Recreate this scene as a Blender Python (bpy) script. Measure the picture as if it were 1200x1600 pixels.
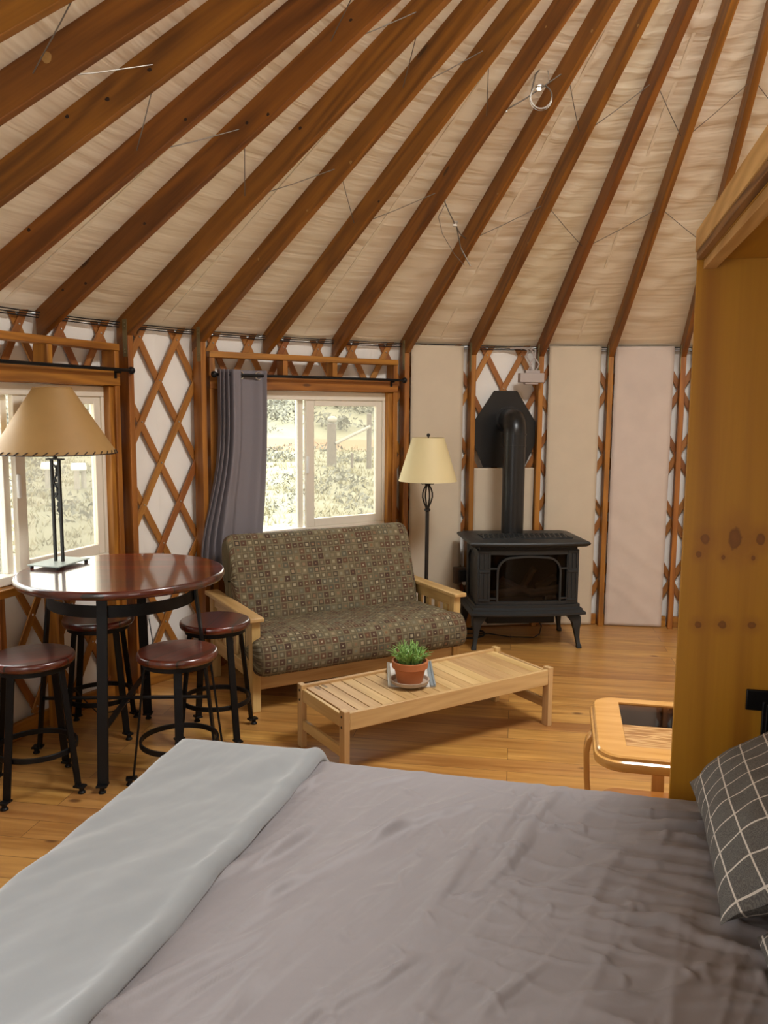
import bpy, math, random
from math import sin, cos, pi, radians, sqrt, atan2
from mathutils import Vector, Matrix, noise

for o in list(bpy.data.objects):
    bpy.data.objects.remove(o, do_unlink=True)
random.seed(7)
S = bpy.context.scene
COL = S.collection
V = Vector

# ------------------------------------------------------------------ camera
F_PX, PITCH, ROLL, CAM_H = 1293.0, 0.12511, 0.00747, 1.702
cam_data = bpy.data.cameras.new('camera')
cam = bpy.data.objects.new('camera', cam_data)
COL.objects.link(cam)
cam_data.sensor_fit = 'VERTICAL'
cam_data.sensor_height = 24.0
cam_data.lens = 24.0 * F_PX / 1600.0
cam_data.clip_start = 0.05
cam_data.clip_end = 400
fw = V((0, cos(PITCH), -sin(PITCH))); up0 = V((0, sin(PITCH), cos(PITCH))); rt0 = V((1, 0, 0))
rt = rt0 * cos(ROLL) + up0 * sin(ROLL); up = up0 * cos(ROLL) - rt0 * sin(ROLL)
m = Matrix((rt, up, -fw)).transposed().to_4x4()
m.translation = (0, 0, CAM_H)
cam.matrix_world = m
S.camera = cam

# ------------------------------------------------------------------ yurt frame
CX, CY = 1.532, 2.839            # yurt centre
R_POST, R_LATH, R_WALL = 3.55, 3.645, 3.672
H_POST, SLOPE = 2.10, 0.634
PHI0, DPHI = 3.3133, 2 * pi / 42  # angle of rafter 0, spacing
RAFT_D = 0.145                    # vertical depth of a rafter
R_RING = 0.72
def ang(i): return PHI0 - i * DPHI
def polar(i, r, z=0.0):
    a = ang(i); return V((CX + r * cos(a), CY + r * sin(a), z))
def outward(i): a = ang(i); return V((cos(a), sin(a), 0))
def under(r): return H_POST + (R_POST - r) * SLOPE

# ------------------------------------------------------------------ light
S.view_settings.view_transform = 'Standard'
S.view_settings.look = 'None'
S.view_settings.gamma = 1.0
S.view_settings.use_curve_mapping = False
S.view_settings.exposure = 0.0
W = bpy.data.worlds.new('sky'); S.world = W; W.use_nodes = True
wn = W.node_tree
bg = wn.nodes['Background']
tc = wn.nodes.new('ShaderNodeTexCoord'); sp = wn.nodes.new('ShaderNodeSeparateXYZ'); cr = wn.nodes.new('ShaderNodeValToRGB')
wn.links.new(tc.outputs['Generated'], sp.inputs[0]); wn.links.new(sp.outputs['Z'], cr.inputs[0])
cr.color_ramp.elements[0].color = (1.0, 0.97, 0.92, 1); cr.color_ramp.elements[1].color = (0.80, 0.90, 1.0, 1)
wn.links.new(cr.outputs[0], bg.inputs[0])
bg.inputs[1].default_value = 8.0

def area(name, loc, target, sx, sy, power, color=(1, 1, 1), portal=False):
    d = bpy.data.lights.new(name, 'AREA'); d.shape = 'RECTANGLE'; d.size = sx; d.size_y = sy
    d.energy = power; d.color = color
    o = bpy.data.objects.new(name, d); COL.objects.link(o)
    o.location = loc; o.rotation_euler = (V(target) - V(loc)).to_track_quat('-Z', 'Z').to_euler()
    if portal: d.cycles.is_portal = True
    return o
# daylight falling through the open dome in the roof, plus an added fill lamp behind the bed that brightens the roof
area('dome_daylight', (CX, CY, 4.02), (CX, CY, 0), 1.0, 1.0, 130, (1.0, 0.98, 0.95))
dpos = polar(-9.5, 3.5, 1.15)
area('door_daylight', dpos, (1.2, 4.6, 2.0), 1.7, 2.0, 15, (1.0, 0.97, 0.93))
dpos2 = polar(-3.2, 3.55, 1.32)   # added fill lamp left of the view to lift the bed, no window there
area('window_daylight', dpos2, polar(18, 2.0, 0.9), 1.25, 0.9, 15, (0.96, 0.98, 1.0))
for k in (3.5, 7.5):   # sampling portals in the two window openings, they add no light of their own
    area('window_portal', polar(k, 3.66, 1.31), polar(k, 2.0, 1.31), 1.36, 0.94, 1, portal=True)

# ------------------------------------------------------------------ node helpers
def new_mat(name):
    mt = bpy.data.materials.new(name); mt.use_nodes = True
    nt = mt.node_tree
    for n in list(nt.nodes): nt.nodes.remove(n)
    out = nt.nodes.new('ShaderNodeOutputMaterial'); b = nt.nodes.new('ShaderNodeBsdfPrincipled')
    nt.links.new(b.outputs[0], out.inputs[0])
    return mt, nt, b
def N(nt, kind, **kw):
    n = nt.nodes.new('ShaderNode' + kind)
    for k, v in kw.items():
        if k.startswith('i_'):
            key = k[2:]; n.inputs[int(key) if key.isdigit() else key].default_value = v
        else: setattr(n, k, v)
    return n
def L(nt, a, b): nt.links.new(a, b)
def math_(nt, op, a, b=None, clamp=False):
    n = nt.nodes.new('ShaderNodeMath'); n.operation = op; n.use_clamp = clamp
    for k, x in enumerate((a, b)):
        if x is None: continue
        if hasattr(x, 'default_value') or hasattr(x, 'is_linked'): nt.links.new(x, n.inputs[k])
        else: n.inputs[k].default_value = x
    return n.outputs[0]
def mix(nt, fac, a, b, blend='MIX'):
    n = nt.nodes.new('ShaderNodeMix'); n.data_type = 'RGBA'; n.blend_type = blend
    for idx, x in ((0, fac), (6, a), (7, b)):
        if hasattr(x, 'is_linked'): nt.links.new(x, n.inputs[idx])
        elif idx == 0: n.inputs[0].default_value = x
        else: n.inputs[idx].default_value = (*x, 1)
    return n.outputs[2]
def coord(nt, scale=(1, 1, 1), rnd=True):
    a = N(nt, 'Attribute', attribute_name='wc')
    vec = a.outputs['Vector']
    if rnd:
        oi = N(nt, 'ObjectInfo'); mu = N(nt, 'VectorMath', operation='SCALE'); mu.inputs[0].default_value = (31, 17, 23)
        L(nt, oi.outputs['Random'], mu.inputs['Scale'])
        ad = N(nt, 'VectorMath', operation='ADD'); L(nt, vec, ad.inputs[0]); L(nt, mu.outputs[0], ad.inputs[1]); vec = ad.outputs[0]
    mp = N(nt, 'Mapping'); mp.inputs['Scale'].default_value = scale
    L(nt, vec, mp.inputs[0]); return mp.outputs[0]
def ramp(nt, fac, *stops):
    r = N(nt, 'ValToRGB'); els = r.color_ramp.elements
    while len(els) < len(stops): els.new(0.5)
    for e, (p, c) in zip(els, stops): e.position = p; e.color = (*c, 1)
    L(nt, fac, r.inputs[0]); return r.outputs[0]
def bump(nt, b, h, strength=0.2, dist=0.002):
    n = N(nt, 'Bump'); n.inputs['Strength'].default_value = strength; n.inputs['Distance'].default_value = dist
    L(nt, h, n.inputs['Height']); L(nt, n.outputs[0], b.inputs['Normal'])

def wood(name, dark, light, rough=0.45, knots=0.5, grain=1.0, tintv=0.16, figure=0.5, coat=0.0):
    mt, nt, b = new_mat(name)
    n1 = N(nt, 'TexNoise', i_Scale=1.0, i_Detail=5.0, i_Distortion=0.5); L(nt, coord(nt, (1.3 * grain, 22 * grain, 22 * grain)), n1.inputs['Vector'])
    n2 = N(nt, 'TexNoise', i_Scale=1.0, i_Detail=3.0); L(nt, coord(nt, (6 * grain, 130 * grain, 130 * grain)), n2.inputs['Vector'])
    n3 = N(nt, 'TexNoise', i_Scale=1.0, i_Detail=1.0, i_Distortion=0.2); L(nt, coord(nt, (0.8 * grain, 7 * grain, 7 * grain)), n3.inputs['Vector'])
    ring = math_(nt, 'SINE', math_(nt, 'MULTIPLY', n3.outputs[0], 46.0))
    ring = math_(nt, 'MULTIPLY', math_(nt, 'ADD', ring, 1.0), 0.5)
    f = math_(nt, 'ADD', math_(nt, 'MULTIPLY', n1.outputs[0], 0.75), math_(nt, 'MULTIPLY', n2.outputs[0], 0.25))
    f = math_(nt, 'ADD', math_(nt, 'MULTIPLY', f, 1.0 - 0.45 * figure), math_(nt, 'MULTIPLY', ring, 0.38 * figure))
    col = ramp(nt, f, (0.28, dark), (0.68, light))
    if knots > 0:
        vo = N(nt, 'TexVoronoi', voronoi_dimensions='2D', i_Scale=1.0, i_Randomness=1.0)
        sk = N(nt, 'SeparateXYZ'); L(nt, coord(nt, (2.6, 8, 8)), sk.inputs[0]); ck = N(nt, 'CombineXYZ'); L(nt, sk.outputs[0], ck.inputs[0]); L(nt, math_(nt, 'ADD', sk.outputs[1], sk.outputs[2]), ck.inputs[1]); L(nt, ck.outputs[0], vo.inputs['Vector'])
        sx = N(nt, 'SeparateColor'); L(nt, vo.outputs['Color'], sx.inputs[0])
        gate = math_(nt, 'GREATER_THAN', sx.outputs[0], 1.0 - knots * 0.5)
        k = N(nt, 'MapRange', interpolation_type='SMOOTHSTEP'); k.inputs[1].default_value = 0.05; k.inputs[2].default_value = 0.11; k.inputs[3].default_value = 1.0; k.inputs[4].default_value = 0.0
        L(nt, vo.outputs['Distance'], k.inputs[0])
        col = mix(nt, math_(nt, 'MULTIPLY', math_(nt, 'MULTIPLY', k.outputs[0], gate), 0.8), col, tuple(c * 0.28 for c in dark))
    at = N(nt, 'Attribute', attribute_name='tint'); oi = N(nt, 'ObjectInfo')
    t = math_(nt, 'ADD', math_(nt, 'MULTIPLY', at.outputs['Fac'], 0.5), math_(nt, 'MULTIPLY', oi.outputs['Random'], 0.5))
    hs = N(nt, 'HueSaturation')
    L(nt, math_(nt, 'ADD', math_(nt, 'MULTIPLY', t, 2 * tintv), 1.0 - tintv), hs.inputs['Value'])
    L(nt, math_(nt, 'ADD', math_(nt, 'MULTIPLY', t, 0.022), 0.489), hs.inputs['Hue'])
    L(nt, col, hs.inputs['Color']); L(nt, hs.outputs[0], b.inputs['Base Color'])
    b.inputs['Roughness'].default_value = rough
    if coat: b.inputs['Coat Weight'].default_value = coat; b.inputs['Coat Roughness'].default_value = 0.12
    bump(nt, b, f, 0.12, 0.002)
    return mt
def plain(name, col, rough=0.5, metal=0.0, noise_amt=0.08, scale=30, bmp=0.0, spec=0.5, coat=0.0):
    mt, nt, b = new_mat(name)
    n = N(nt, 'TexNoise', i_Scale=1.0, i_Detail=4.0); L(nt, coord(nt, (scale,) * 3), n.inputs['Vector'])
    c = mix(nt, n.outputs[0], tuple(x * (1 - noise_amt) for x in col), tuple(min(1, x * (1 + noise_amt)) for x in col))
    L(nt, c, b.inputs['Base Color'])
    b.inputs['Roughness'].default_value = rough; b.inputs['Metallic'].default_value = metal
    b.inputs['Specular IOR Level'].default_value = spec
    if coat: b.inputs['Coat Weight'].default_value = coat; b.inputs['Coat Roughness'].default_value = 0.1
    if bmp: bump(nt, b, n.outputs[0], bmp, 0.003)
    return mt

M = {}
M['fir'] = wood('fir_orange', (0.21, 0.071, 0.007), (0.45, 0.18, 0.022), 0.5, 0.45)
M['rafter'] = wood('fir_rafter', (0.125, 0.041, 0.004), (0.33, 0.122, 0.012), 0.5, 0.12, 0.8, 0.22)
M['lath'] = wood('fir_lath', (0.23, 0.075, 0.012), (0.42, 0.165, 0.03), 0.5, 0.2, 1.0, 0.2, 0.2)
M['pine'] = wood('pale_poplar', (0.43, 0.255, 0.085), (0.66, 0.45, 0.19), 0.42, 0.15, 0.9, 0.12, 0.4)
M['teak'] = wood('oiled_slats', (0.40, 0.23, 0.085), (0.66, 0.45, 0.21), 0.42, 0.12, 0.6, 0.14, 0.25)
M['burl'] = wood('swirled_burl', (0.30, 0.13, 0.04), (0.60, 0.34, 0.14), 0.2, 0.3, 3.0, 0.1, 0.9, 0.4)
M['oak'] = wood('honey_oak', (0.55, 0.27, 0.065), (0.70, 0.38, 0.11), 0.2, 0.0, 1.0, 0.06, 0.3, 0.6)
M['lampiron'] = plain('lamp_iron', (0.010, 0.010, 0.009), 0.65, 0.0)
M['mahogany'] = wood('dark_red_stain', (0.045, 0.007, 0.003), (0.14, 0.028, 0.013), 0.2, 0.0, 0.7, 0.2, 0.3, 0.3)
M['log'] = wood('charred_log', (0.03, 0.017, 0.011), (0.17, 0.10, 0.06), 0.9, 0.3)
M['black'] = plain('black_steel', (0.005, 0.005, 0.0055), 0.42, 0.0, 0.2, 20, 0, 0.22)
M['iron'] = plain('cast_iron', (0.016, 0.0185, 0.0195), 0.5, 0.1, 0.15, 60, 0.05)
M['pipe'] = plain('black_flue', (0.012, 0.012, 0.012), 0.33, 0.2, 0.1, 10)
M['bronze'] = plain('dark_bronze', (0.016, 0.012, 0.009), 0.5, 0.2)
M['plate'] = plain('slate_green_plate', (0.36, 0.42, 0.385), 0.45, 0.0)
M['galv'] = plain('galvanised_strap', (0.30, 0.26, 0.13), 0.45, 0.7, 0.2)
M['steel'] = plain('bright_steel', (0.55, 0.53, 0.48), 0.3, 0.9)
M['cable'] = plain('steel_cable', (0.20, 0.18, 0.15), 0.4, 0.6)
M['vinyl'] = plain('window_vinyl', (0.80, 0.74, 0.62), 0.4, 0, 0.03)
M['whitepl'] = plain('white_plastic', (0.80, 0.79, 0.75), 0.4, 0, 0.02)
M['greypl'] = plain('grey_box', (0.42, 0.36, 0.33), 0.5, 0, 0.04)
M['boxbrown'] = plain('brown_box', (0.10, 0.065, 0.045), 0.5)
M['wall'] = plain('wall_liner', (0.87, 0.84, 0.78), 0.75, 0, 0.05, 5, 0.1)
M['panel'] = plain('cream_canvas', (0.60, 0.505, 0.375), 0.85, 0, 0.07, 7, 0.25)
M['panel2'] = plain('pinkish_canvas', (0.60, 0.50, 0.425), 0.85, 0, 0.10, 6, 0.9)
M['shade_tan'] = plain('rawhide_shade', (0.37, 0.215, 0.072), 0.6, 0, 0.08, 14, 0.08)
M['shade_cream'] = plain('cream_shade', (0.68, 0.57, 0.31), 0.6, 0, 0.03, 10)
M['thong'] = plain('leather_thong', (0.03, 0.014, 0.008), 0.6)
M['curtain'] = plain('grey_curtain', (0.195, 0.175, 0.19), 0.75, 0, 0.05, 200, 0.05)
M['terracotta'] = plain('terracotta', (0.43, 0.145, 0.05), 0.75, 0, 0.14, 18, 0.1)
M['saucer'] = plain('pale_clay', (0.42, 0.33, 0.25), 0.8, 0, 0.15, 30)
M['soil'] = plain('potting_soil', (0.018, 0.012, 0.009), 0.95, 0, 0.6, 90, 0.8)
M['leaf'] = plain('green_leaf', (0.20, 0.36, 0.085), 0.45, 0, 0.5, 45)
M['paper'] = plain('printed_paper', (0.66, 0.64, 0.60), 0.35, 0, 0.1, 20, 0, 0.5)
M['slategrey'] = plain('grey_blue_cover', (0.22, 0.26, 0.28), 0.35)
M['rubber'] = plain('black_rubber', (0.012, 0.012, 0.012), 0.6)
M['sage'] = plain('sagebrush', (0.14, 0.132, 0.10), 0.9, 0, 0.3, 3)
M['fencewood'] = plain('weathered_post', (0.13, 0.105, 0.085), 0.9, 0, 0.25, 12)
M['railwood'] = plain('pale_rail', (0.30, 0.27, 0.23), 0.9, 0, 0.2, 8)
M['mattress'] = plain('mattress_ticking', (0.55, 0.54, 0.52), 0.8)

# thin glass: lets light straight through, keeps a faint reflection
def glass(name, tint, refl=0.06, veil=0.0):
    mt = bpy.data.materials.new(name); mt.use_nodes = True; nt = mt.node_tree
    for n in list(nt.nodes): nt.nodes.remove(n)
    out = N(nt, 'OutputMaterial'); tr = N(nt, 'BsdfTransparent'); gl = N(nt, 'BsdfGlossy'); gl.inputs['Roughness'].default_value = 0.03
    tr.inputs[0].default_value = (*tint, 1)
    fr = N(nt, 'Fresnel'); fr.inputs[0].default_value = 1.45
    mx = N(nt, 'MixShader'); L(nt, math_(nt, 'MULTIPLY', fr.outputs[0], refl / 0.04, True), mx.inputs[0]); L(nt, tr.outputs[0], mx.inputs[1]); L(nt, gl.outputs[0], mx.inputs[2])
    last = mx.outputs[0]
    if veil:      # fine insect mesh scatters a little of the daylight
        tl = N(nt, 'BsdfTranslucent'); tl.inputs[0].default_value = (0.8, 0.78, 0.7, 1); m2 = N(nt, 'MixShader'); m2.inputs[0].default_value = veil
        L(nt, last, m2.inputs[1]); L(nt, tl.outputs[0], m2.inputs[2]); last = m2.outputs[0]
    L(nt, last, out.inputs[0]); return mt
M['glass'] = glass('clear_pane', (0.97, 0.98, 0.96), 0.03)
M['screen'] = glass('screened_pane', (0.78, 0.76, 0.70), 0.015, 0.045)
M['smoked'] = glass('smoked_glass', (0.62, 0.52, 0.43), 0.05)
M['fireglass'] = glass('stove_glass', (0.6, 0.58, 0.56), 0.012)

def fabric_roof():
    mt, nt, b = new_mat('roof_liner')
    n = N(nt, 'TexNoise', i_Scale=1.0, i_Detail=3.0, i_Distortion=0.25); L(nt, coord(nt, (0.9, 15, 1), False), n.inputs['Vector'])
    n2 = N(nt, 'TexNoise', i_Scale=1.0, i_Detail=2.0); L(nt, coord(nt, (1.1, 0.6, 1), False), n2.inputs['Vector'])
    c = ramp(nt, n2.outputs[0], (0.3, (0.86, 0.765, 0.62)), (0.7, (0.86, 0.795, 0.61)))
    L(nt, c, b.inputs['Base Color']); b.inputs['Roughness'].default_value = 0.7
    b.inputs['Specular IOR Level'].default_value = 0.3
    bump(nt, b, n.outputs[0], 0.45, 0.03)
    return mt
M['roof'] = fabric_roof()

def floor_mat():
    mt, nt, b = new_mat('pine_floor')
    mp = coord(nt, (1, 1, 1), False)
    br = N(nt, 'TexBrick', offset=0.42, i_Scale=1.0); br.inputs['Mortar Size'].default_value = 0.0016
    br.inputs['Brick Width'].default_value = 1.9; br.inputs['Row Height'].default_value = 0.135; br.inputs['Bias'].default_value = 0.0
    br.inputs['Color1'].default_value = (0, 0, 0, 1); br.inputs['Color2'].default_value = (1, 1, 1, 1); br.inputs['Mortar'].default_value = (0.5, 0.5, 0.5, 1)
    L(nt, mp, br.inputs['Vector'])
    off = N(nt, 'VectorMath', operation='MULTIPLY_ADD'); off.inputs[1].default_value = (7, 3, 5); L(nt, br.outputs['Color'], off.inputs[0]); L(nt, mp, off.inputs[2])
    m1 = N(nt, 'Mapping'); m1.inputs['Scale'].default_value = (1.6, 20, 1); L(nt, off.outputs[0], m1.inputs[0])
    n1 = N(nt, 'TexNoise', i_Scale=1.0, i_Detail=6.0, i_Distortion=0.8); L(nt, m1.outputs[0], n1.inputs['Vector'])
    m2 = N(nt, 'Mapping'); m2.inputs['Scale'].default_value = (2.4, 4.2, 1); L(nt, off.outputs[0], m2.inputs[0])
    vo = N(nt, 'TexVoronoi', i_Scale=1.0); L(nt, m2.outputs[0], vo.inputs['Vector'])
    col = ramp(nt, n1.outputs[0], (0.30, (0.33, 0.145, 0.033)), (0.72, (0.58, 0.305, 0.085)))
    hs = N(nt, 'HueSaturation'); L(nt, col, hs.inputs['Color'])
    L(nt, math_(nt, 'ADD', math_(nt, 'MULTIPLY', br.outputs['Color'], 0.34), 0.82), hs.inputs['Value'])
    L(nt, math_(nt, 'ADD', math_(nt, 'MULTIPLY', br.outputs['Color'], 0.014), 0.493), hs.inputs['Hue'])
    k = N(nt, 'MapRange', interpolation_type='SMOOTHSTEP'); k.inputs[1].default_value = 0.03; k.inputs[2].default_value = 0.10; k.inputs[3].default_value = 0.8; k.inputs[4].default_value = 0.0
    L(nt, vo.outputs['Distance'], k.inputs[0])
    c2 = mix(nt, k.outputs[0], hs.outputs[0], (0.09, 0.03, 0.01))
    c3 = mix(nt, math_(nt, 'MULTIPLY', br.outputs['Fac'], 0.75), c2, (0.07, 0.03, 0.01))
    L(nt, c3, b.inputs['Base Color']); b.inputs['Roughness'].default_value = 0.33
    b.inputs['Coat Weight'].default_value = 0.15; b.inputs['Coat Roughness'].default_value = 0.25
    bump(nt, b, math_(nt, 'SUBTRACT', math_(nt, 'MULTIPLY', n1.outputs[0], 0.3), br.outputs['Fac']), 0.25, 0.003)
    return mt
M['floor'] = floor_mat()

def ply_mat(name='golden_plywood', knots=()):
    """plywood sheet; wc = sheet coordinates in metres; knots = (x, z, half width, half height)"""
    mt, nt, b = new_mat(name)
    mp = coord(nt, (1, 1, 1), False)
    m1 = N(nt, 'Mapping'); m1.inputs['Scale'].default_value = (3.0, 1, 0.38); L(nt, mp, m1.inputs[0])
    n1 = N(nt, 'TexNoise', i_Scale=1.0, i_Detail=1.5, i_Distortion=0.7); L(nt, m1.outputs[0], n1.inputs['Vector'])
    bands = math_(nt, 'MULTIPLY', math_(nt, 'ADD', math_(nt, 'SINE', math_(nt, 'MULTIPLY', n1.outputs[0], 24.0)), 1.0), 0.5)
    bands = math_(nt, 'POWER', bands, 2.5)
    m2 = N(nt, 'Mapping'); m2.inputs['Scale'].default_value = (70, 1, 2.2); L(nt, mp, m2.inputs[0])
    n2 = N(nt, 'TexNoise', i_Scale=1.0, i_Detail=3.0); L(nt, m2.outputs[0], n2.inputs['Vector'])
    f = math_(nt, 'ADD', math_(nt, 'MULTIPLY', bands, 0.5), math_(nt, 'MULTIPLY', n2.outputs[0], 0.35))
    col = ramp(nt, f, (0.1, (0.46, 0.215, 0.014)), (0.75, (0.28, 0.105, 0.007)))
    sx = N(nt, 'SeparateXYZ'); L(nt, mp, sx.inputs[0])
    nk = N(nt, 'TexNoise', i_Scale=55.0, i_Detail=2.0); L(nt, mp, nk.inputs['Vector'])
    for (kx, kz, hx, hz) in knots:
        dx = math_(nt, 'DIVIDE', math_(nt, 'SUBTRACT', sx.outputs[0], kx), hx)
        dz = math_(nt, 'DIVIDE', math_(nt, 'SUBTRACT', sx.outputs[2], kz), hz)
        d = math_(nt, 'SQRT', math_(nt, 'ADD', math_(nt, 'MULTIPLY', dx, dx), math_(nt, 'MULTIPLY', dz, dz)))
        d = math_(nt, 'ADD', d, math_(nt, 'MULTIPLY', math_(nt, 'SUBTRACT', nk.outputs[0], 0.5), 0.7))
        k = N(nt, 'MapRange', interpolation_type='SMOOTHSTEP'); k.inputs[1].default_value = 0.75; k.inputs[2].default_value = 1.05; k.inputs[3].default_value = 0.88; k.inputs[4].default_value = 0.0
        L(nt, d, k.inputs[0]); col = mix(nt, k.outputs[0], col, ramp(nt, d, (0.1, (0.11, 0.032, 0.007)), (0.55, (0.075, 0.02, 0.004)), (0.85, (0.025, 0.006, 0.002))))
        h = N(nt, 'MapRange', interpolation_type='SMOOTHSTEP'); h.inputs[1].default_value = 1.0; h.inputs[2].default_value = 3.6; h.inputs[3].default_value = 0.5; h.inputs[4].default_value = 0.0
        L(nt, d, h.inputs[0]); col = mix(nt, h.outputs[0], col, (0.30, 0.11, 0.012))
    L(nt, col, b.inputs['Base Color']); b.inputs['Roughness'].default_value = 0.45
    return mt

def futon_cloth():
    mt, nt, b = new_mat('squares_upholstery')
    a = N(nt, 'Attribute', attribute_name='wc')
    sc = N(nt, 'VectorMath', operation='SCALE'); sc.inputs['Scale'].default_value = 1 / 0.0415; L(nt, a.outputs['Vector'], sc.inputs[0])
    fl = N(nt, 'VectorMath', operation='FLOOR'); L(nt, sc.outputs[0], fl.inputs[0])
    fr = N(nt, 'VectorMath', operation='FRACTION'); L(nt, sc.outputs[0], fr.inputs[0])
    wn_ = N(nt, 'TexWhiteNoise', noise_dimensions='2D'); L(nt, fl.outputs[0], wn_.inputs['Vector'])
    w2 = N(nt, 'VectorMath', operation='ADD'); w2.inputs[1].default_value = (31.7, 12.3, 0); L(nt, fl.outputs[0], w2.inputs[0])
    wm = N(nt, 'TexWhiteNoise', noise_dimensions='2D'); L(nt, w2.outputs[0], wm.inputs['Vector'])
    s = N(nt, 'SeparateXYZ'); L(nt, fr.outputs[0], s.inputs[0])
    d = math_(nt, 'MAXIMUM', math_(nt, 'ABSOLUTE', math_(nt, 'SUBTRACT', s.outputs[0], 0.5)), math_(nt, 'ABSOLUTE', math_(nt, 'SUBTRACT', s.outputs[1], 0.5)))
    r1, r2 = wn_.outputs['Value'], wm.outputs['Value']
    big = math_(nt, 'ADD', math_(nt, 'MULTIPLY', r1, 0.12), 0.31)
    small = math_(nt, 'ADD', math_(nt, 'MULTIPLY', r2, 0.13), 0.10)
    ground = (0.115, 0.092, 0.048)
    outer = ramp(nt, r2, (0.0, (0.06, 0.03, 0.018)), (0.3, (0.115, 0.055, 0.026)), (0.5, (0.085, 0.08, 0.052)), (0.75, (0.19, 0.15, 0.08)), (1.0, (0.05, 0.034, 0.02)))
    inner = ramp(nt, r1, (0.0, (0.30, 0.25, 0.15)), (0.35, (0.20, 0.18, 0.115)), (0.6, (0.20, 0.105, 0.05)), (0.8, (0.36, 0.31, 0.20)), (1.0, (0.15, 0.14, 0.095)))
    c = mix(nt, math_(nt, 'LESS_THAN', d, big), ground, outer)
    c = mix(nt, math_(nt, 'LESS_THAN', d, small), c, inner)
    c = mix(nt, math_(nt, 'GREATER_THAN', d, 0.475), c, (0.23, 0.18, 0.105))
    L(nt, c, b.inputs['Base Color']); b.inputs['Roughness'].default_value = 0.9
    n = N(nt, 'TexNoise', i_Scale=400.0); L(nt, a.outputs['Vector'], n.inputs['Vector']); bump(nt, b, n.outputs[0], 0.2, 0.002)
    return mt
M['futon'] = futon_cloth()

def pillow_cloth():
    mt, nt, b = new_mat('windowpane_pillowcase')
    a = N(nt, 'Attribute', attribute_name='wc')
    sc = N(nt, 'VectorMath', operation='SCALE'); sc.inputs['Scale'].default_value = 1 / 0.068; L(nt, a.outputs['Vector'], sc.inputs[0])
    fr = N(nt, 'VectorMath', operation='FRACTION'); L(nt, sc.outputs[0], fr.inputs[0])
    s = N(nt, 'SeparateXYZ'); L(nt, fr.outputs[0], s.inputs[0])
    dx = math_(nt, 'ABSOLUTE', math_(nt, 'SUBTRACT', s.outputs[0], 0.5)); dy = math_(nt, 'ABSOLUTE', math_(nt, 'SUBTRACT', s.outputs[1], 0.5))
    line = math_(nt, 'LESS_THAN', math_(nt, 'MINIMUM', dx, dy), 0.03)
    vo = N(nt, 'TexVoronoi', i_Scale=95.0); L(nt, a.outputs['Vector'], vo.inputs['Vector'])
    wv = math_(nt, 'SINE', math_(nt, 'MULTIPLY', vo.outputs['Distance'], 22.0))
    base = mix(nt, math_(nt, 'MULTIPLY', math_(nt, 'ADD', wv, 1.0), 0.5), (0.075, 0.072, 0.068), (0.135, 0.13, 0.12))
    c = mix(nt, line, base, (0.62, 0.58, 0.52))
    L(nt, c, b.inputs['Base Color']); b.inputs['Roughness'].default_value = 0.7
    return mt
M['pillow'] = pillow_cloth()

def cloth(name, col, scale, bstr, rough=0.85, sheen=0.0, dist=0.004):
    mt, nt, b = new_mat(name)
    n = N(nt, 'TexNoise', i_Scale=1.0, i_Detail=4.0, i_Distortion=1.2); L(nt, coord(nt, scale, False), n.inputs['Vector'])
    c = mix(nt, n.outputs[0], tuple(x * 0.95 for x in col), tuple(x * 1.05 for x in col))
    L(nt, c, b.inputs['Base Color']); b.inputs['Roughness'].default_value = rough
    b.inputs['Sheen Weight'].default_value = sheen
    bump(nt, b, n.outputs[0], bstr, dist); return mt
def sateen():
    mt = cloth('grey_lilac_sateen', (0.245, 0.225, 0.232), (9, 5, 1), 0.35, 0.6, 0.1, 0.008)
    nt = mt.node_tree; b = [n for n in nt.nodes if n.type == 'BSDF_PRINCIPLED'][0]; old = b.inputs['Normal'].links[0].from_node
    prev = old
    for rz, sc, st, di in ((radians(-26), (4.0, 0.7, 1), 0.2, 0.012), (radians(10), (1.6, 7.0, 1), 0.15, 0.006)):
        a = N(nt, 'Attribute', attribute_name='wc'); r_ = N(nt, 'VectorRotate', rotation_type='Z_AXIS'); r_.inputs['Angle'].default_value = rz; L(nt, a.outputs['Vector'], r_.inputs['Vector'])
        m_ = N(nt, 'Mapping'); m_.inputs['Scale'].default_value = sc; L(nt, r_.outputs[0], m_.inputs[0])
        n_ = N(nt, 'TexNoise', i_Scale=1.0, i_Detail=2.0, i_Distortion=0.5); L(nt, m_.outputs[0], n_.inputs['Vector'])
        v_ = math_(nt, 'ABSOLUTE', math_(nt, 'SUBTRACT', n_.outputs[0], 0.5))
        k_ = N(nt, 'MapRange', interpolation_type='SMOOTHERSTEP'); k_.inputs[1].default_value = 0.0; k_.inputs[2].default_value = 0.12; k_.inputs[3].default_value = 1.0; k_.inputs[4].default_value = 0.0; L(nt, v_, k_.inputs[0])
        bp = N(nt, 'Bump'); bp.inputs['Strength'].default_value = st; bp.inputs['Distance'].default_value = di; L(nt, k_.outputs[0], bp.inputs['Height']); L(nt, prev.outputs[0], bp.inputs['Normal']); prev = bp
    L(nt, prev.outputs[0], b.inputs['Normal']); return mt
M['cover'] = sateen()
M['cover_plain'] = cloth('grey_lilac_sateen', (0.345, 0.325, 0.335), (9, 5, 1), 0.5, 0.6, 0.1, 0.012)
M['blanket'] = cloth('blue_grey_fleece', (0.245, 0.258, 0.266), (5, 2.5, 1), 0.25, 0.95, 0.35, 0.012)

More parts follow.
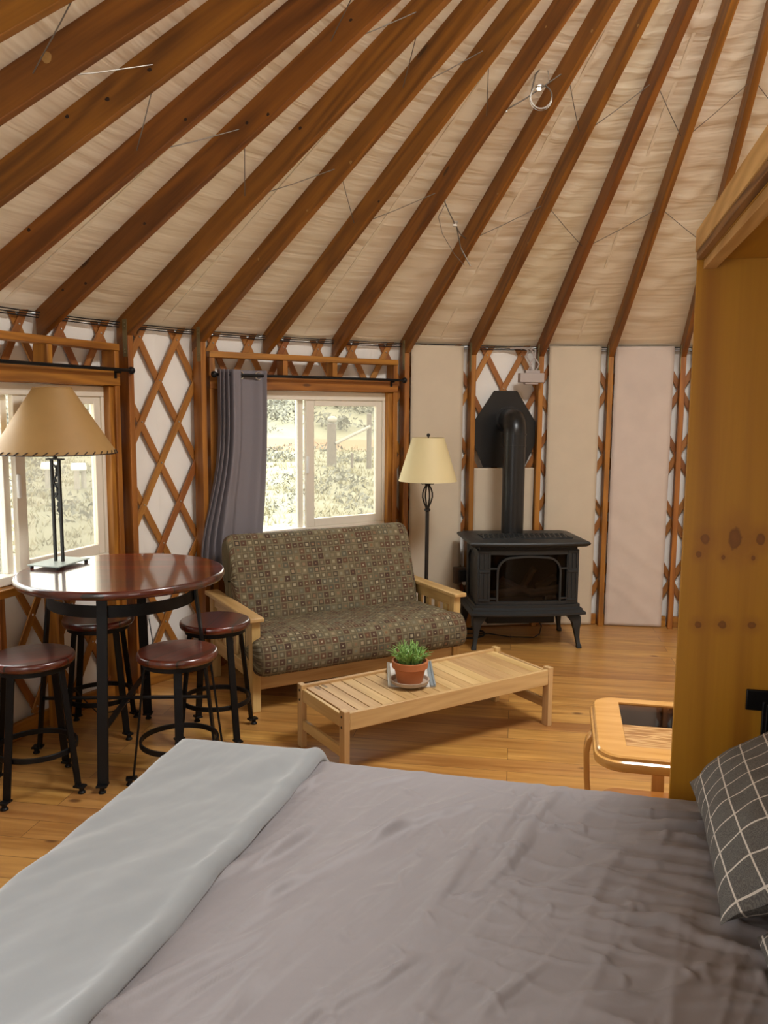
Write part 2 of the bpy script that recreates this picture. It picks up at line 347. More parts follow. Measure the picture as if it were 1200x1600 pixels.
def ground_mat():
    mt, nt, b = new_mat('dry_ground')
    n = N(nt, 'TexNoise', i_Scale=0.35, i_Detail=6.0); n2 = N(nt, 'TexNoise', i_Scale=6.0, i_Detail=4.0)
    g = N(nt, 'NewGeometry'); L(nt, g.outputs['Position'], n.inputs['Vector']); L(nt, g.outputs['Position'], n2.inputs['Vector'])
    c = ramp(nt, n.outputs[0], (0.35, (0.19, 0.165, 0.095)), (0.65, (0.24, 0.215, 0.14)))
    c = mix(nt, math_(nt, 'MULTIPLY', n2.outputs[0], 0.6), c, (0.15, 0.14, 0.08))
    s = N(nt, 'SeparateXYZ'); L(nt, g.outputs['Position'], s.inputs[0])
    # bare orange track that crosses the slope
    wob = math_(nt, 'MULTIPLY', n.outputs[0], 6.0)
    d = math_(nt, 'ABSOLUTE', math_(nt, 'SUBTRACT', math_(nt, 'ADD', s.outputs[1], wob), 53.5))
    k = N(nt, 'MapRange', interpolation_type='SMOOTHSTEP'); k.inputs[1].default_value = 4.0; k.inputs[2].default_value = 8.0; k.inputs[3].default_value = 1.0; k.inputs[4].default_value = 0.0
    L(nt, d, k.inputs[0]); c = mix(nt, k.outputs[0], c, (0.25, 0.125, 0.055))
    L(nt, c, b.inputs['Base Color']); b.inputs['Roughness'].default_value = 1.0
    return mt
M['ground'] = ground_mat()
M['grass'] = plain('dry_grass', (0.24, 0.21, 0.12), 0.9, 0, 0.12, 2)

# ------------------------------------------------------------------ mesh builder
class MB:
    def __init__(s): s.v = []; s.f = []; s.wc = []; s.t = []; s.mi = []; s.mat = 0
    def add(s, verts, faces, wc=None, tint=None):
        b = len(s.v); off = V((random.uniform(-9, 9), random.uniform(-9, 9), random.uniform(-9, 9)))
        tt = random.random() if tint is None else tint
        for k, p in enumerate(verts):
            s.v.append(V(p)); s.wc.append(V(wc[k]) if wc is not None else V(p) + off); s.t.append(tt)
        for fc in faces: s.f.append([b + i for i in fc]); s.mi.append(s.mat)
        return s
    def frame(s, verts, faces, O, X, Y, Z, longx=True):
        wv = [O + X * p[0] + Y * p[1] + Z * p[2] for p in verts]
        off = V((random.uniform(-9, 9), random.uniform(-9, 9), random.uniform(-9, 9)))
        return s.add(wv, faces, [V(p) + off for p in verts])
    BF = [(0, 3, 2, 1), (4, 5, 6, 7), (0, 1, 5, 4), (1, 2, 6, 5), (2, 3, 7, 6), (3, 0, 4, 7)]
    def box(s, c, d, X=V((1, 0, 0)), Y=V((0, 1, 0)), Z=V((0, 0, 1))):
        """c centre, d sizes along X, Y, Z; grain follows the longest side"""
        c = V(c); ax = [(d[0], X), (d[1], Y), (d[2], Z)]
        k = max(range(3), key=lambda i: d[i])
        order = [k, (k + 1) % 3, (k + 2) % 3]
        D = [ax[i][0] / 2 for i in order]; A = [ax[i][1] for i in order]
        vs = [(sx * D[0], sy * D[1], sz * D[2]) for sz in (-1, 1) for sx, sy in ((-1, -1), (1, -1), (1, 1), (-1, 1))]
        return s.frame(vs, s.BF, c, *A)
    def bar(s, p0, p1, w, h, upv=V((0, 0, 1))):
        p0, p1 = V(p0), V(p1); X = (p1 - p0); l = X.length; X = X / l
        Y = V(upv).cross(X)
        Y = Y.normalized() if Y.length > 1e-5 else V((0, 1, 0))
        Z = X.cross(Y)
        return s.box((p0 + p1) / 2, (l, w, h), X, Y, Z)
    def tube(s, pts, r, n=8, closed=False, cap=True):
        pts = [V(p) for p in pts]; m_ = len(pts)
        rr = r if isinstance(r, (list, tuple)) else [r] * m_
        T = []
        for i in range(m_):
            a = pts[(i - 1) % m_] if (closed or i > 0) else pts[i]; b = pts[(i + 1) % m_] if (closed or i < m_ - 1) else pts[i]
            T.append((b - a).normalized())
        u = T[0].orthogonal().normalized(); vs, wc = [], []; ln = 0
        for i in range(m_):
            if i: ln += (pts[i] - pts[i - 1]).length
            u = (u - T[i] * u.dot(T[i]))
            u = u.normalized() if u.length > 1e-6 else T[i].orthogonal().normalized()
            w = T[i].cross(u)
            for k in range(n):
                a = 2 * pi * k / n; q = u * cos(a) * rr[i] + w * sin(a) * rr[i]
                vs.append(pts[i] + q); wc.append(V((ln, cos(a) * rr[i], sin(a) * rr[i])))
        fs = []
        for i in range(m_ if closed else m_ - 1):
            j = (i + 1) % m_
            for k in range(n): fs.append((i * n + k, i * n + (k + 1) % n, j * n + (k + 1) % n, j * n + k))
        if cap and not closed: fs += [tuple(range(n - 1, -1, -1)), tuple((m_ - 1) * n + k for k in range(n))]
        return s.add(vs, fs, wc)
    def sweep(s, pts, w, h, closed=False, upv=V((0, 0, 1)), ups=None):
        """rectangular section: w sideways, h along up"""
        pts = [V(p) for p in pts]; m_ = len(pts); vs, wc = [], []; ln = 0
        for i in range(m_):
            a = pts[(i - 1) % m_] if (closed or i > 0) else pts[i]; b = pts[(i + 1) % m_] if (closed or i < m_ - 1) else pts[i]
            T = (b - a).normalized(); U = V(ups[i]) if ups else V(upv)
            Y = U.cross(T).normalized(); Z = T.cross(Y)
            if i: ln += (pts[i] - pts[i - 1]).length
            for sy, sz in ((-1, -1), (1, -1), (1, 1), (-1, 1)):
                vs.append(pts[i] + Y * (sy * w / 2) + Z * (sz * h / 2)); wc.append(V((ln, sy * w / 2, sz * h / 2)))
        fs = []
        for i in range(m_ if closed else m_ - 1):
            j = (i + 1) % m_
            for k in range(4): fs.append((i * 4 + k, i * 4 + (k + 1) % 4, j * 4 + (k + 1) % 4, j * 4 + k))
        if not closed: fs += [(3, 2, 1, 0), tuple((m_ - 1) * 4 + k for k in range(4))]
        off = V((random.uniform(-9, 9), random.uniform(-9, 9), 0))
        return s.add(vs, fs, [q + off for q in wc])
    def lathe(s, prof, n=32, c=(0, 0, 0), capb=True, capt=True, X=V((1, 0, 0)), Y=V((0, 1, 0)), Z=V((0, 0, 1))):
        c = V(c); vs = []; fs = []
        for (r, z) in prof:
            for k in range(n): a = 2 * pi * k / n; vs.append(c + X * (r * cos(a)) + Y * (r * sin(a)) + Z * z)
        for i in range(len(prof) - 1):
            for k in range(n): fs.append((i * n + k, i * n + (k + 1) % n, (i + 1) * n + (k + 1) % n, (i + 1) * n + k))
        if capb: fs.append(tuple(range(n - 1, -1, -1)))
        if capt: fs.append(tuple((len(prof) - 1) * n + k for k in range(n)))
        return s.add(vs, fs)
    def loft(s, rings, capb=True, capt=True):
        n = len(rings[0]); vs = [p for r in rings for p in r]; fs = []
        for i in range(len(rings) - 1):
            for k in range(n): fs.append((i * n + k, i * n + (k + 1) % n, (i + 1) * n + (k + 1) % n, (i + 1) * n + k))
        if capb: fs.append(tuple(range(n - 1, -1, -1)))
        if capt: fs.append(tuple((len(rings) - 1) * n + k for k in range(n)))
        return s.add(vs, fs)
    def grid(s, fn, nu, nv, closed_u=False):
        """fn(a, b) with a, b in 0..1 -> (position, wc)"""
        vs, wc, fs = [], [], []
        for j in range(nv + 1):
            for i in range(nu + (0 if closed_u else 1)):
                p, q = fn(i / nu, j / nv); vs.append(V(p)); wc.append(V(q))
        row = nu if closed_u else nu + 1
        for j in range(nv):
            for i in range(nu):
                i2 = (i + 1) % row
                fs.append((j * row + i, j * row + i2, (j + 1) * row + i2, (j + 1) * row + i))
        return s.add(vs, fs, wc)
    def sphere(s, c, r, n=12, sq=(1, 1, 1)):
        c = V(c); prof = []
        def fn(a, b):
            t = 2 * pi * a; p = pi * (b - 0.5); q = V((cos(p) * cos(t) * r * sq[0], cos(p) * sin(t) * r * sq[1], sin(p) * r * sq[2]))
            return c + q, q
        return s.grid(fn, n, max(4, n // 2), True)

MATS = {}
def build(name, mb, mats, parent=None, world=True, bevel=0.0, smooth=35, thick=0.0, seg=2, subd=0):
    """link the builder as ONE mesh object; world=True: builder verts are world coordinates"""
    me = bpy.data.meshes.new(name)
    vs = mb.v
    if parent is not None and world:
        inv = MATS[parent.name].inverted(); vs = [inv @ p for p in mb.v]
    me.from_pydata([tuple(p) for p in vs], [], mb.f); me.update()
    for mt in (mats if isinstance(mats, (list, tuple)) else [mats]): me.materials.append(M[mt] if isinstance(mt, str) else mt)
    me.polygons.foreach_set('material_index', mb.mi)
    a = me.attributes.new('wc', 'FLOAT_VECTOR', 'POINT'); a.data.foreach_set('vector', [x for p in mb.wc for x in p])
    t = me.attributes.new('tint', 'FLOAT', 'POINT'); t.data.foreach_set('value', mb.t)
    o = bpy.data.objects.new(name, me); COL.objects.link(o)
    if smooth:
        me.polygons.foreach_set('use_smooth', [True] * len(me.polygons)); me.set_sharp_from_angle(angle=radians(smooth))
    if parent is not None: o.parent = parent
    if subd:
        md = o.modifiers.new('subdivision', 'SUBSURF'); md.levels = subd; md.render_levels = subd
    if thick:
        md = o.modifiers.new('thickness', 'SOLIDIFY'); md.thickness = thick; md.offset = 0
    if bevel:
        md = o.modifiers.new('bevel', 'BEVEL'); md.width = bevel; md.segments = seg; md.limit_method = 'ANGLE'; md.angle_limit = radians(40)
    MATS[o.name] = MATS[parent.name].copy() if parent is not None else Matrix.Identity(4)
    return o
def tag(o, label, cat, group=None, kind=None):
    o['label'] = label; o['category'] = cat
    if group: o['group'] = group
    if kind: o['kind'] = kind
    return o
def struct(o, label=None, cat=None, group=None):
    o['kind'] = 'structure'
    if label: o['label'] = label
    if cat: o['category'] = cat
    if group: o['group'] = group
    return o
def thing(name, loc, rz, label, cat, group=None):
    o = bpy.data.objects.new(name, None); COL.objects.link(o)
    o.empty_display_size = 0.1; o.location = loc; o.rotation_euler = (0, 0, rz)
    MATS[o.name] = Matrix.Translation(V(loc)) @ Matrix.Rotation(rz, 4, 'Z')
    return tag(o, label, cat, group)
def dup(root, loc, rz, label=None, group=None):
    r = root.copy(); COL.objects.link(r); r.location = loc; r.rotation_euler = (0, 0, rz)
    MATS[r.name] = Matrix.Translation(V(loc)) @ Matrix.Rotation(rz, 4, 'Z')
    if label: r['label'] = label
    if group: r['group'] = group
    for ch in list(root.children):
        c = ch.copy(); COL.objects.link(c); c.parent = r; MATS[c.name] = MATS[r.name]
        for g in list(ch.children):
            d = g.copy(); COL.objects.link(d); d.parent = c
    return r
def nz(x, y, z=0.0): return noise.noise(V((x, y, z)))
def sm(a, b, x):
    t = max(0.0, min(1.0, (x - a) / (b - a))); return t * t * (3 - 2 * t)
def arc_pts(c, r, a0, a1, n, z=None):
    return [V((c[0] + r * cos(a0 + (a1 - a0) * k / n), c[1] + r * sin(a0 + (a1 - a0) * k / n), c[2] if z is None else z)) for k in range(n + 1)]

# ================================================================== STRUCTURE
# floor: round plank deck
fb = MB(); n = 96; fa = radians(-9)
vs = [V((CX + 3.72 * cos(2 * pi * k / n), CY + 3.72 * sin(2 * pi * k / n), z)) for z in (-0.12, 0.0) for k in range(n)]
fb.add(vs, [tuple(range(n - 1, -1, -1)), tuple(range(n, 2 * n))] + [(k, (k + 1) % n, n + (k + 1) % n, n + k) for k in range(n)],
       [V((p.x * cos(fa) + p.y * sin(fa), -p.x * sin(fa) + p.y * cos(fa), p.z)) for p in vs])
struct(build('floor', fb, 'floor', smooth=0))

WIN = (3.5, 7.5)
def in_window(i, z, half=1.2, z0=0.87, z1=1.785):
    return any(abs(i - c) < half for c in WIN) and z0 < z < z1
# wall liner, one mesh per side
def wall(name, i0, i1):
    b = MB(); st = 0.05; ni = round((i1 - i0) / st); zs = sorted(set([round(-0.02 + 0.055 * k, 4) for k in range(41)] + [0.87, 1.785, 2.2]))
    vs, wc = [], []
    for z in zs:
        for k in range(ni + 1):
            i = i0 + k * st
            r = R_WALL + 0.006 * nz(i * 3.1, z * 0.9) + 0.0035 * nz(i * 9, z * 2.2, 4)
            if abs((i * 1.0) % 3 - 2.48) < 0.03: r -= 0.006
            if z > 2.12: r -= 0.012
            p = polar(i, r, z); vs.append(p); wc.append(V((i * 0.54, z, 0)))
    fs = []
    for j in range(len(zs) - 1):
        zc = (zs[j] + zs[j + 1]) / 2
        for k in range(ni):
            if in_window(i0 + (k + 0.5) * st, zc): continue
            a = j * (ni + 1) + k; fs.append((a, a + 1, a + ni + 2, a + ni + 1))
    b.add(vs, fs, wc); return struct(build(name, b, 'wall', smooth=60))
wall('wall_left', -5, 5.5); wall('wall_back', 5.5, 15.5); wall('wall_right', 15.5, 26); wall('wall_near', 26, 37)

# roof liner resting on the rafters
cb = MB()
R0, R1 = R_WALL - 0.012, R_RING - 0.02
for bay in range(42):
    i0 = bay - 6; vis = -2 <= i0 <= 15
    nu, nv = (16, 90) if vis else (4, 14)
    amp = (0.12 + 0.88 * sm(4, 11, i0)) if vis else 0.3
    vs, wc = [], []
    for j in range(nv + 1):
        for k in range(nu + 1):
            u, v = k / nu, j / nv; r = R0 + (R1 - R0) * v
            d = sin(pi * u) ** 0.6
            wr = 1 - 2 * abs(nz(u * 0.7 + bay * 5.1, r * 4.5 + 0.9 * u + 0.5 * nz(u * 2, r * 2, bay), 1.0))
            wr2 = nz(u * 1.1 + bay * 3.7, r * 16.0 - u * 1.5, 7.0)
            z = under(r) + RAFT_D + 0.003 - d * (0.012 + amp * (0.012 * wr * wr + 0.011 * wr2) * sm(0, 0.1, v) + 0.010 * (1 - sm(0, 0.06, v)))
            vs.append(polar(i0 + u, r, z)); wc.append(V((u * 0.55 + bay * 2.0, r, 0)))
    cb.add(vs, [(j * (nu + 1) + k, j * (nu + 1) + k + 1, (j + 1) * (nu + 1) + k + 1, (j + 1) * (nu + 1) + k) for j in range(nv) for k in range(nu)], wc)
    if vis and bay % 2 == 1:
        pts = [polar(i0 + 0.52, R0 - 0.05 - 2.7 * t / 30, under(R0 - 0.05 - 2.7 * t / 30) + RAFT_D - 0.013 - 0.004 * nz(t * 0.9, bay)) for t in range(31)]
        cb.sweep(pts, 0.018, 0.006, upv=V((0, 0, 1)))
struct(build('ceiling', cb, 'roof', smooth=60))

# centre ring and clear dome over it
rb = MB()
rb.lathe([(R_RING - 0.05, under(R_RING)), (R_RING, under(R_RING)), (R_RING, under(R_RING) + 0.17), (R_RING - 0.05, under(R_RING) + 0.17), (R_RING - 0.05, under(R_RING))], 48, (CX, CY, 0), False, False)
struct(build('ceiling_ring', rb, 'rafter'))
db = MB(); db.lathe([(R_RING + 0.03, 4.07), (R_RING * 0.95, 4.2), (R_RING * 0.75, 4.34), (R_RING * 0.4, 4.43), (0.02, 4.46)], 40, (CX, CY, 0), False, True)
struct(build('ceiling_dome', db, 'glass'))

# floor curb between the posts
bb = MB()
for i in range(0, 16):
    bb.sweep([polar(i + 0.05 + 0.9 * k / 6, 3.622, 0.043) for k in range(7)], 0.03, 0.085)
struct(build('baseboard_back', bb, 'fir', bevel=0.003))

# ---------------------------------------------------------------- windows (vinyl sliders)
def win_frame(c):
    d = outward(c); t = V((d.y, -d.x, 0)); C = V((CX, CY, 0))
    return lambda x, y, z: C + t * x + d * y + V((0, 0, z)), t, d
def make_window(k, c):
    P, t, d = win_frame(c); Z = V((0, 0, 1))
    fr = MB()
    def bx(b, x0, x1, y0, y1, z0, z1): b.box(P((x0 + x1) / 2, (y0 + y1) / 2, (z0 + z1) / 2), (x1 - x0, y1 - y0, z1 - z0), t, d, Z)
    bx(fr, -0.69, 0.69, 3.555, 3.64, 1.752, 1.81); bx(fr, -0.69, 0.69, 3.555, 3.64, 0.825, 0.868)
    bx(fr, -0.69, -0.64, 3.555, 3.64, 0.868, 1.752); bx(fr, 0.64, 0.69, 3.555, 3.64, 0.868, 1.752)
    bx(fr, -0.045, -0.005, 3.60, 3.64, 0.868, 1.752)
    w = build('window_%d' % k, fr, 'vinyl', bevel=0.004)
    struct(w, ['white vinyl slider window behind the tall lamp on the bar table', 'white vinyl slider window above the patterned loveseat'][k - 1], 'window')
    sash = MB()
    bx(sash, 0.0, 0.065, 3.565, 3.597, 0.868, 1.752); bx(sash, 0.59, 0.64, 3.565, 3.597, 0.868, 1.752)
    bx(sash, 0.065, 0.59, 3.565, 3.597, 1.712, 1.752); bx(sash, 0.065, 0.59, 3.565, 3.597, 0.868, 0.925)
    so = build('sash', sash, 'vinyl', w, bevel=0.004)
    g1 = MB(); bx(g1, 0.065, 0.59, 3.578, 3.582, 0.925, 1.712); build('screened_pane', g1, 'screen', w, smooth=0)
    g2 = MB(); bx(g2, -0.64, -0.045, 3.62, 3.624, 0.868, 1.752); build('pane', g2, 'glass', w, smooth=0)
    h = MB(); bx(h, -0.004, 0.016, 3.545, 3.566, 1.245, 1.365); build('latch', h, 'whitepl', so, bevel=0.008)
make_window(1, 3.5); make_window(2, 7.5)

# window bucks: redwood-coloured framing round each window
def make_buck(c, label):
    P, t, d = win_frame(c); Z = V((0, 0, 1))
    o = P(0, 3.52, 0); root = thing('window_buck', o, 0, label, 'window frame')
    def part(name, *bxs):
        b = MB()
        for x0, x1, y0, y1, z0, z1 in bxs: b.box(P((x0 + x1) / 2, (y0 + y1) / 2, (z0 + z1) / 2), (x1 - x0, y1 - y0, z1 - z0), t, d, Z)
        return build(name, b, 'fir', root, bevel=0.003)
    part('top_rail', (-0.735, 0.735, 3.495, 3.585, 2.01, 2.048))
    part('header', (-0.735, 0.735, 3.495, 3.533, 1.815, 1.897))
    part('header', (-0.70, 0.70, 3.54, 3.60, 1.812, 1.85))
    part('sill', (-0.735, 0.735, 3.495, 3.60, 0.782, 0.822))
    for s in (-1, 1):
        a, b_ = sorted((s * 0.735, s * 0.697)); part('jamb', (a, b_, 3.50, 3.59, 0.0, 2.01))
        a, b_ = sorted((s * 0.697, s * 0.66)); part('trimmer', (a, b_, 3.515, 3.60, 0.0, 1.812))
        a, b_ = sorted((s * 0.175, s * 0.213)); part('cripple', (a, b_, 3.50, 3.59, 1.897, 2.01))
        part('cripple', (a, b_, 3.50, 3.59, 0.0, 0.782))
make_buck(3.5, 'orange wooden framing around the window behind the bar table')
make_buck(7.5, 'orange wooden framing around the curtained window over the loveseat')

# ---------------------------------------------------------------- rafters
RAFT = {
 0: 'orange wooden roof rafter filling the upper left corner',
 1: 'wooden roof rafter with a pale round knot, second from the upper left',
 2: 'wooden roof rafter running off the left edge, third from the upper left',
 3: 'wooden roof rafter whose wall end is just cut by the left edge',
 4: 'wooden roof rafter ending on the framing over the left window',
 5: 'wooden roof rafter landing on the post right of the left window',
 6: 'wooden roof rafter landing on the post left of the grey curtain',
 7: 'wooden roof rafter ending above the left half of the curtained window',
 8: 'wooden roof rafter ending above the right half of the curtained window',
 9: 'wooden roof rafter landing on the post left of the floor lamp',
 10: 'wooden roof rafter landing on the post left of the stovepipe',
 11: 'wooden roof rafter landing on the post with the grey electrical box',
 12: 'wooden roof rafter landing on the post between the two tall canvas panels at right',
 13: 'wooden roof rafter landing beside the plywood bed cabinet'}
def rafter_mesh():
    b = MB(); r0, r1, hw = 3.645, 0.71, 0.019; vs, wc = [], []
    ns = 12
    for k in range(ns + 1):
        r = r0 + (r1 - r0) * k / ns
        for sy, sz in ((-1, 0), (1, 0), (1, 1), (-1, 1)):
            z = under(r) + sz * RAFT_D
            vs.append(V((r - R_POST, sy * hw, z - H_POST))); wc.append(V((r, sy * hw, sz * 0.122 + 0.3)))
    fs = [(3, 2, 1, 0), tuple(ns * 4 + k for k in range(4))]
    for k in range(ns):
        for q in range(4): fs.append((k * 4 + q, k * 4 + (q + 1) % 4, k * 4 + 4 + (q + 1) % 4, k * 4 + 4 + q))
    b.add(vs, fs, wc, 0.5); return b
RAFTERS = {}
raft0 = build('roof_rafter', rafter_mesh(), 'rafter', bevel=0.0025)
for i in range(-2, 16):
    o = raft0 if i == -2 else raft0.copy()
    if i != -2: COL.objects.link(o)
    RAFTERS[i] = o; MATS[o.name] = Matrix.Identity(4)
    o.location = polar(i, R_POST, H_POST); o.rotation_euler = (0, 0, ang(i))
    tag(o, RAFT.get(i, 'wooden roof rafter hidden beyond the cabinet or the left edge'), 'rafter', 'roof rafters' if i in RAFT else 'roof rafters out of view')

M['knot_pale'] = plain('pale_knot_plug', (0.42, 0.24, 0.075), 0.6, 0, 0.2, 120)
M['knot_dark'] = plain('dark_knot', (0.030, 0.010, 0.003), 0.7, 0, 0.3, 200)
for i, r, h, kind in ((1, 2.606, 0.09, 'p'), (2, 2.397, 0.062, 'd'), (3, 2.426, 0.03, 'd'), (4, 2.345, 0.067, 'd'), (4, 2.237, 0.02, 'd'), (4, 2.923, 0.057, 'd'), (4, 3.451, 0.114, 'd'),
                   (4, 3.299, 0.041, 'd'), (5, 2.3, 0.109, 'd'), (6, 2.272, 0.012, 'p'), (6, 2.591, 0.028, 'p'), (6, 2.993, 0.077, 'p'), (9, 2.272, 0.014, 'p'), (9, 1.431, 0.029, 'p'),
                   (8, 1.499, 0.07, 'p'), (10, 1.366, 0.016, 'p'), (10, 2.574, 0.012, 'p'), (3, 3.19, 0.125, 'd'), (2, 2.559, 0.071, 'd'), (2, 2.715, 0.116, 'd'), (4, 1.839, 0.079, 'd'), (7, 2.433, 0.012, 'd')):
    b = MB(); big = 0.0165 if i == 1 else random.uniform(0.007, 0.0095); ex = 1.0 if i == 1 else random.uniform(0.6, 0.9)
    pts = [V(((big * cos(q) * (1 + 0.12 * sin(3 * q + i))), 0, big * ex * sin(q) * (1 + 0.1 * cos(2 * q + r)))) for q in [2 * pi * k / 16 for k in range(16)]]
    c = V((r - R_POST, 0.019, under(r) + h - H_POST))
    b.loft([[c + p_ + V((0, 0.0006, 0)) for p_ in pts], [c + p_ + V((0, -0.002, 0)) for p_ in pts]])
    build('knot', b, 'knot_pale' if kind == 'p' else 'knot_dark', RAFTERS[i], False)

# posts with galvanised straps
POST = {5: 'wooden wall post between the left window and the bare lattice',
        6: 'wooden wall post right of the bare lattice, beside the grey curtain',
        9: 'wooden wall post between the curtained window and the floor lamp',
        10: 'wooden wall post left of the stovepipe, beside the black flue plate',
        11: 'wooden wall post behind the stove, carrying the grey electrical box',
        12: 'wooden wall post between the two tall canvas panels at right',
        13: 'wooden wall post right of the pinkish canvas panel'}
def make_post():
    root = thing('wall_post', polar(5, R_POST), ang(5), '', 'post', 'wall posts')
    b = MB(); r1, hw = 0.088, 0.019; sl = -SLOPE
    vs = [(0, -hw, 0), (r1, -hw, 0), (r1, hw, 0), (0, hw, 0), (0, -hw, H_POST), (r1, -hw, H_POST + sl * r1), (r1, hw, H_POST + sl * r1), (0, hw, H_POST)]
    b.add([V(p) for p in vs], MB.BF, [V((p[2], p[0], p[1])) for p in vs])
    build('upright', b, 'fir', root, False, bevel=0.003)
    s = MB(); s.box((0.022, 0.0205, 2.085), (0.034, 0.003, 0.21))
    for z in (2.005, 2.02, 2.15, 2.17): s.sphere((0.022, 0.022, z), 0.004, 8)
    build('strap', s, 'galv', root, False)
    return root
post0 = make_post()
for i in (5, 2, 6, 9, 10, 11, 12, 13, 14):
    o = post0 if i == 5 else dup(post0, polar(i, R_POST), ang(i))
    o['label'] = POST.get(i, 'wooden wall post hidden behind the lamp or cabinet')
    if i not in POST: o['group'] = 'wall posts out of view'

# ---------------------------------------------------------------- lattice
lat = thing('lattice_wall', polar(7.5, R_LATH), 0, 'criss-cross wooden lath lattice with steel rivets along the yurt wall', 'lattice')
ROW = 0.248
def lath_clear(i, z): return not (any(abs(i - c) < 1.33 for c in WIN) and 0.79 < z < 1.87)
for fam in (-1, 1):                       # -1: inner layer leaning right as it rises
    for n_ in range(-5, 34):
        i0 = 0.25 + 0.5 * n_
        seg = []; segs = []
        for k in range(0, 86):
            s_ = -0.36 + k * 0.1; i = i0 + fam * 0.25 * s_; z = 2.105 - ROW * s_
            if z > 0.075 and 0.6 < i < 14.6 and lath_clear(i, z): seg.append((i, z))
            elif seg: segs.append(seg); seg = []
        if seg: segs.append(seg)
        for sg in segs:
            if len(sg) < 4: continue
            r = R_LATH - 0.0065 if fam < 0 else R_LATH + 0.0065
            b = MB(); pts = [polar(i, r, z) for i, z in sg]; ups = []
            b.sweep(pts, 0.042, 0.011, ups=[outward(i) for i, z in sg])
            if fam < 0:
                b.mat = 1
                for q in range(0, 9):
                    i = i0 - 0.25 * q; z = 2.105 - ROW * q
                    if any(abs(i - a) < 0.03 and abs(z - c) < 0.03 for a, c in sg): b.sphere(polar(i, r - 0.006, z), 0.0065, 8)
                b.mat = 0
            build('lath', b, ['lath', 'steel'], lat, bevel=0.002, seg=1)

# ---------------------------------------------------------------- tension cables in the roof
def cable(name, label, rad, off, rngs, skip):
    root = thing(name, polar(8, rad[0], under(rad[0])), 0, label, 'cable')
    def pt(i, side):
        r = rad[i % 2]; q = polar(i, r, under(r) + off); d = outward(i); t = V((d.y, -d.x, 0))
        return q + t * (0.021 * side)
    for i in range(*rngs):
        if i == skip: continue
        a, c = pt(i, 1), pt(i + 1, -1)
        b = MB(); b.tube([a, (a + c) / 2 + V((0, 0, -0.004)), c], 0.0022, 6); build('strand', b, 'cable', root)
    return root, pt
lo, lpt = cable('tension_cable', 'thin steel cable zigzagging through the rafters nearer the wall', (2.385, 2.65), 0.07, (-2, 15), 8)
hi, hpt = cable('tension_cable', 'thin steel cable zigzagging through the rafters higher up the roof', (1.93, 1.67), 0.07, (-2, 15), 8)
def clip(b, p): b.box(p, (0.022, 0.014, 0.026)); b.tube([p + V((-0.012, -0.012, 0.0)), p + V((-0.012, -0.02, 0.012)), p + V((0.012, -0.02, 0.012)), p + V((0.012, -0.012, 0))], 0.0035, 6)
# lower splice: two clips and a dangling tail
a, c = lpt(8, 1), lpt(9, -1)
b = MB(); b.tube([a, a.lerp(c, 0.3) + V((0, 0, -0.02)), a.lerp(c, 0.75) + V((0, 0, -0.03)), c + V((0, -0.01, 0))], 0.004, 6)
b.tube([a.lerp(c, 0.6) + V((0, 0, -0.02)), c + V((-0.03, -0.02, -0.06)), c + V((0.03, -0.04, -0.17))], 0.004, 6)
lp = [a.lerp(c, 0.12) + V((0.0, 0, -0.03)), a.lerp(c, 0.1) + V((-0.03, 0, -0.10)), a.lerp(c, 0.2) + V((-0.02, 0, -0.17)), a.lerp(c, 0.55) + V((0, 0, -0.2)), a.lerp(c, 0.95) + V((0, -0.01, -0.17))]
b.tube(lp, 0.002, 6); build('loose_tail', b, 'cable', lo)
for q in (a.lerp(c, 0.1), a.lerp(c, 0.55) + V((0, 0, -0.025))): b = MB(); clip(b, q); build('clip', b, 'steel', lo)
# upper splice: clips and a coiled ring of spare cable
a, c = hpt(8, 1), hpt(9, -1)
b = MB(); b.tube([a, a.lerp(c, 0.5) + V((0, 0, -0.01)), c], 0.0035, 6)
o_ = a.lerp(c, 0.72)
for q, (rr, dz) in enumerate(((0.055, -0.05), (0.052, -0.047), (0.057, -0.052))):
    b.tube([o_ + V((rr * cos(u * pi / 12), 0.006 * q, dz + rr * 1.05 * sin(u * pi / 12))) for u in range(24)], 0.0016, 6, True)
b.tube([o_ + V((-0.05, 0, -0.02)), o_ + V((-0.035, -0.01, 0.05)), o_ + V((-0.01, -0.02, 0.085)), o_ + V((0.02, -0.02, 0.115))], 0.004, 6)
b.tube([o_ + V((-0.01, 0, 0.085)), o_ + V((0.03, 0, 0.075)), o_ + V((0.038, 0, 0.02))], 0.002, 6)
build('coil', b, 'cable', hi)
for q in (a.lerp(c, 0.18), a.lerp(c, 0.68)): b = MB(); clip(b, q); build('clip', b, 'steel', hi)
# perimeter cable on top of the lattice
b = MB()
for k in range(3):
    b.tube([polar(0.3 + q * 0.25, R_LATH - 0.02 - 0.006 * k, 2.148 + 0.012 * k + 0.004 * nz(q * 0.7, k)) for q in range(58)], 0.0035, 6)
tag(build('perimeter_cable', b, 'bronze'), 'dark bundle of cable running along the top of the lattice wall', 'cable')

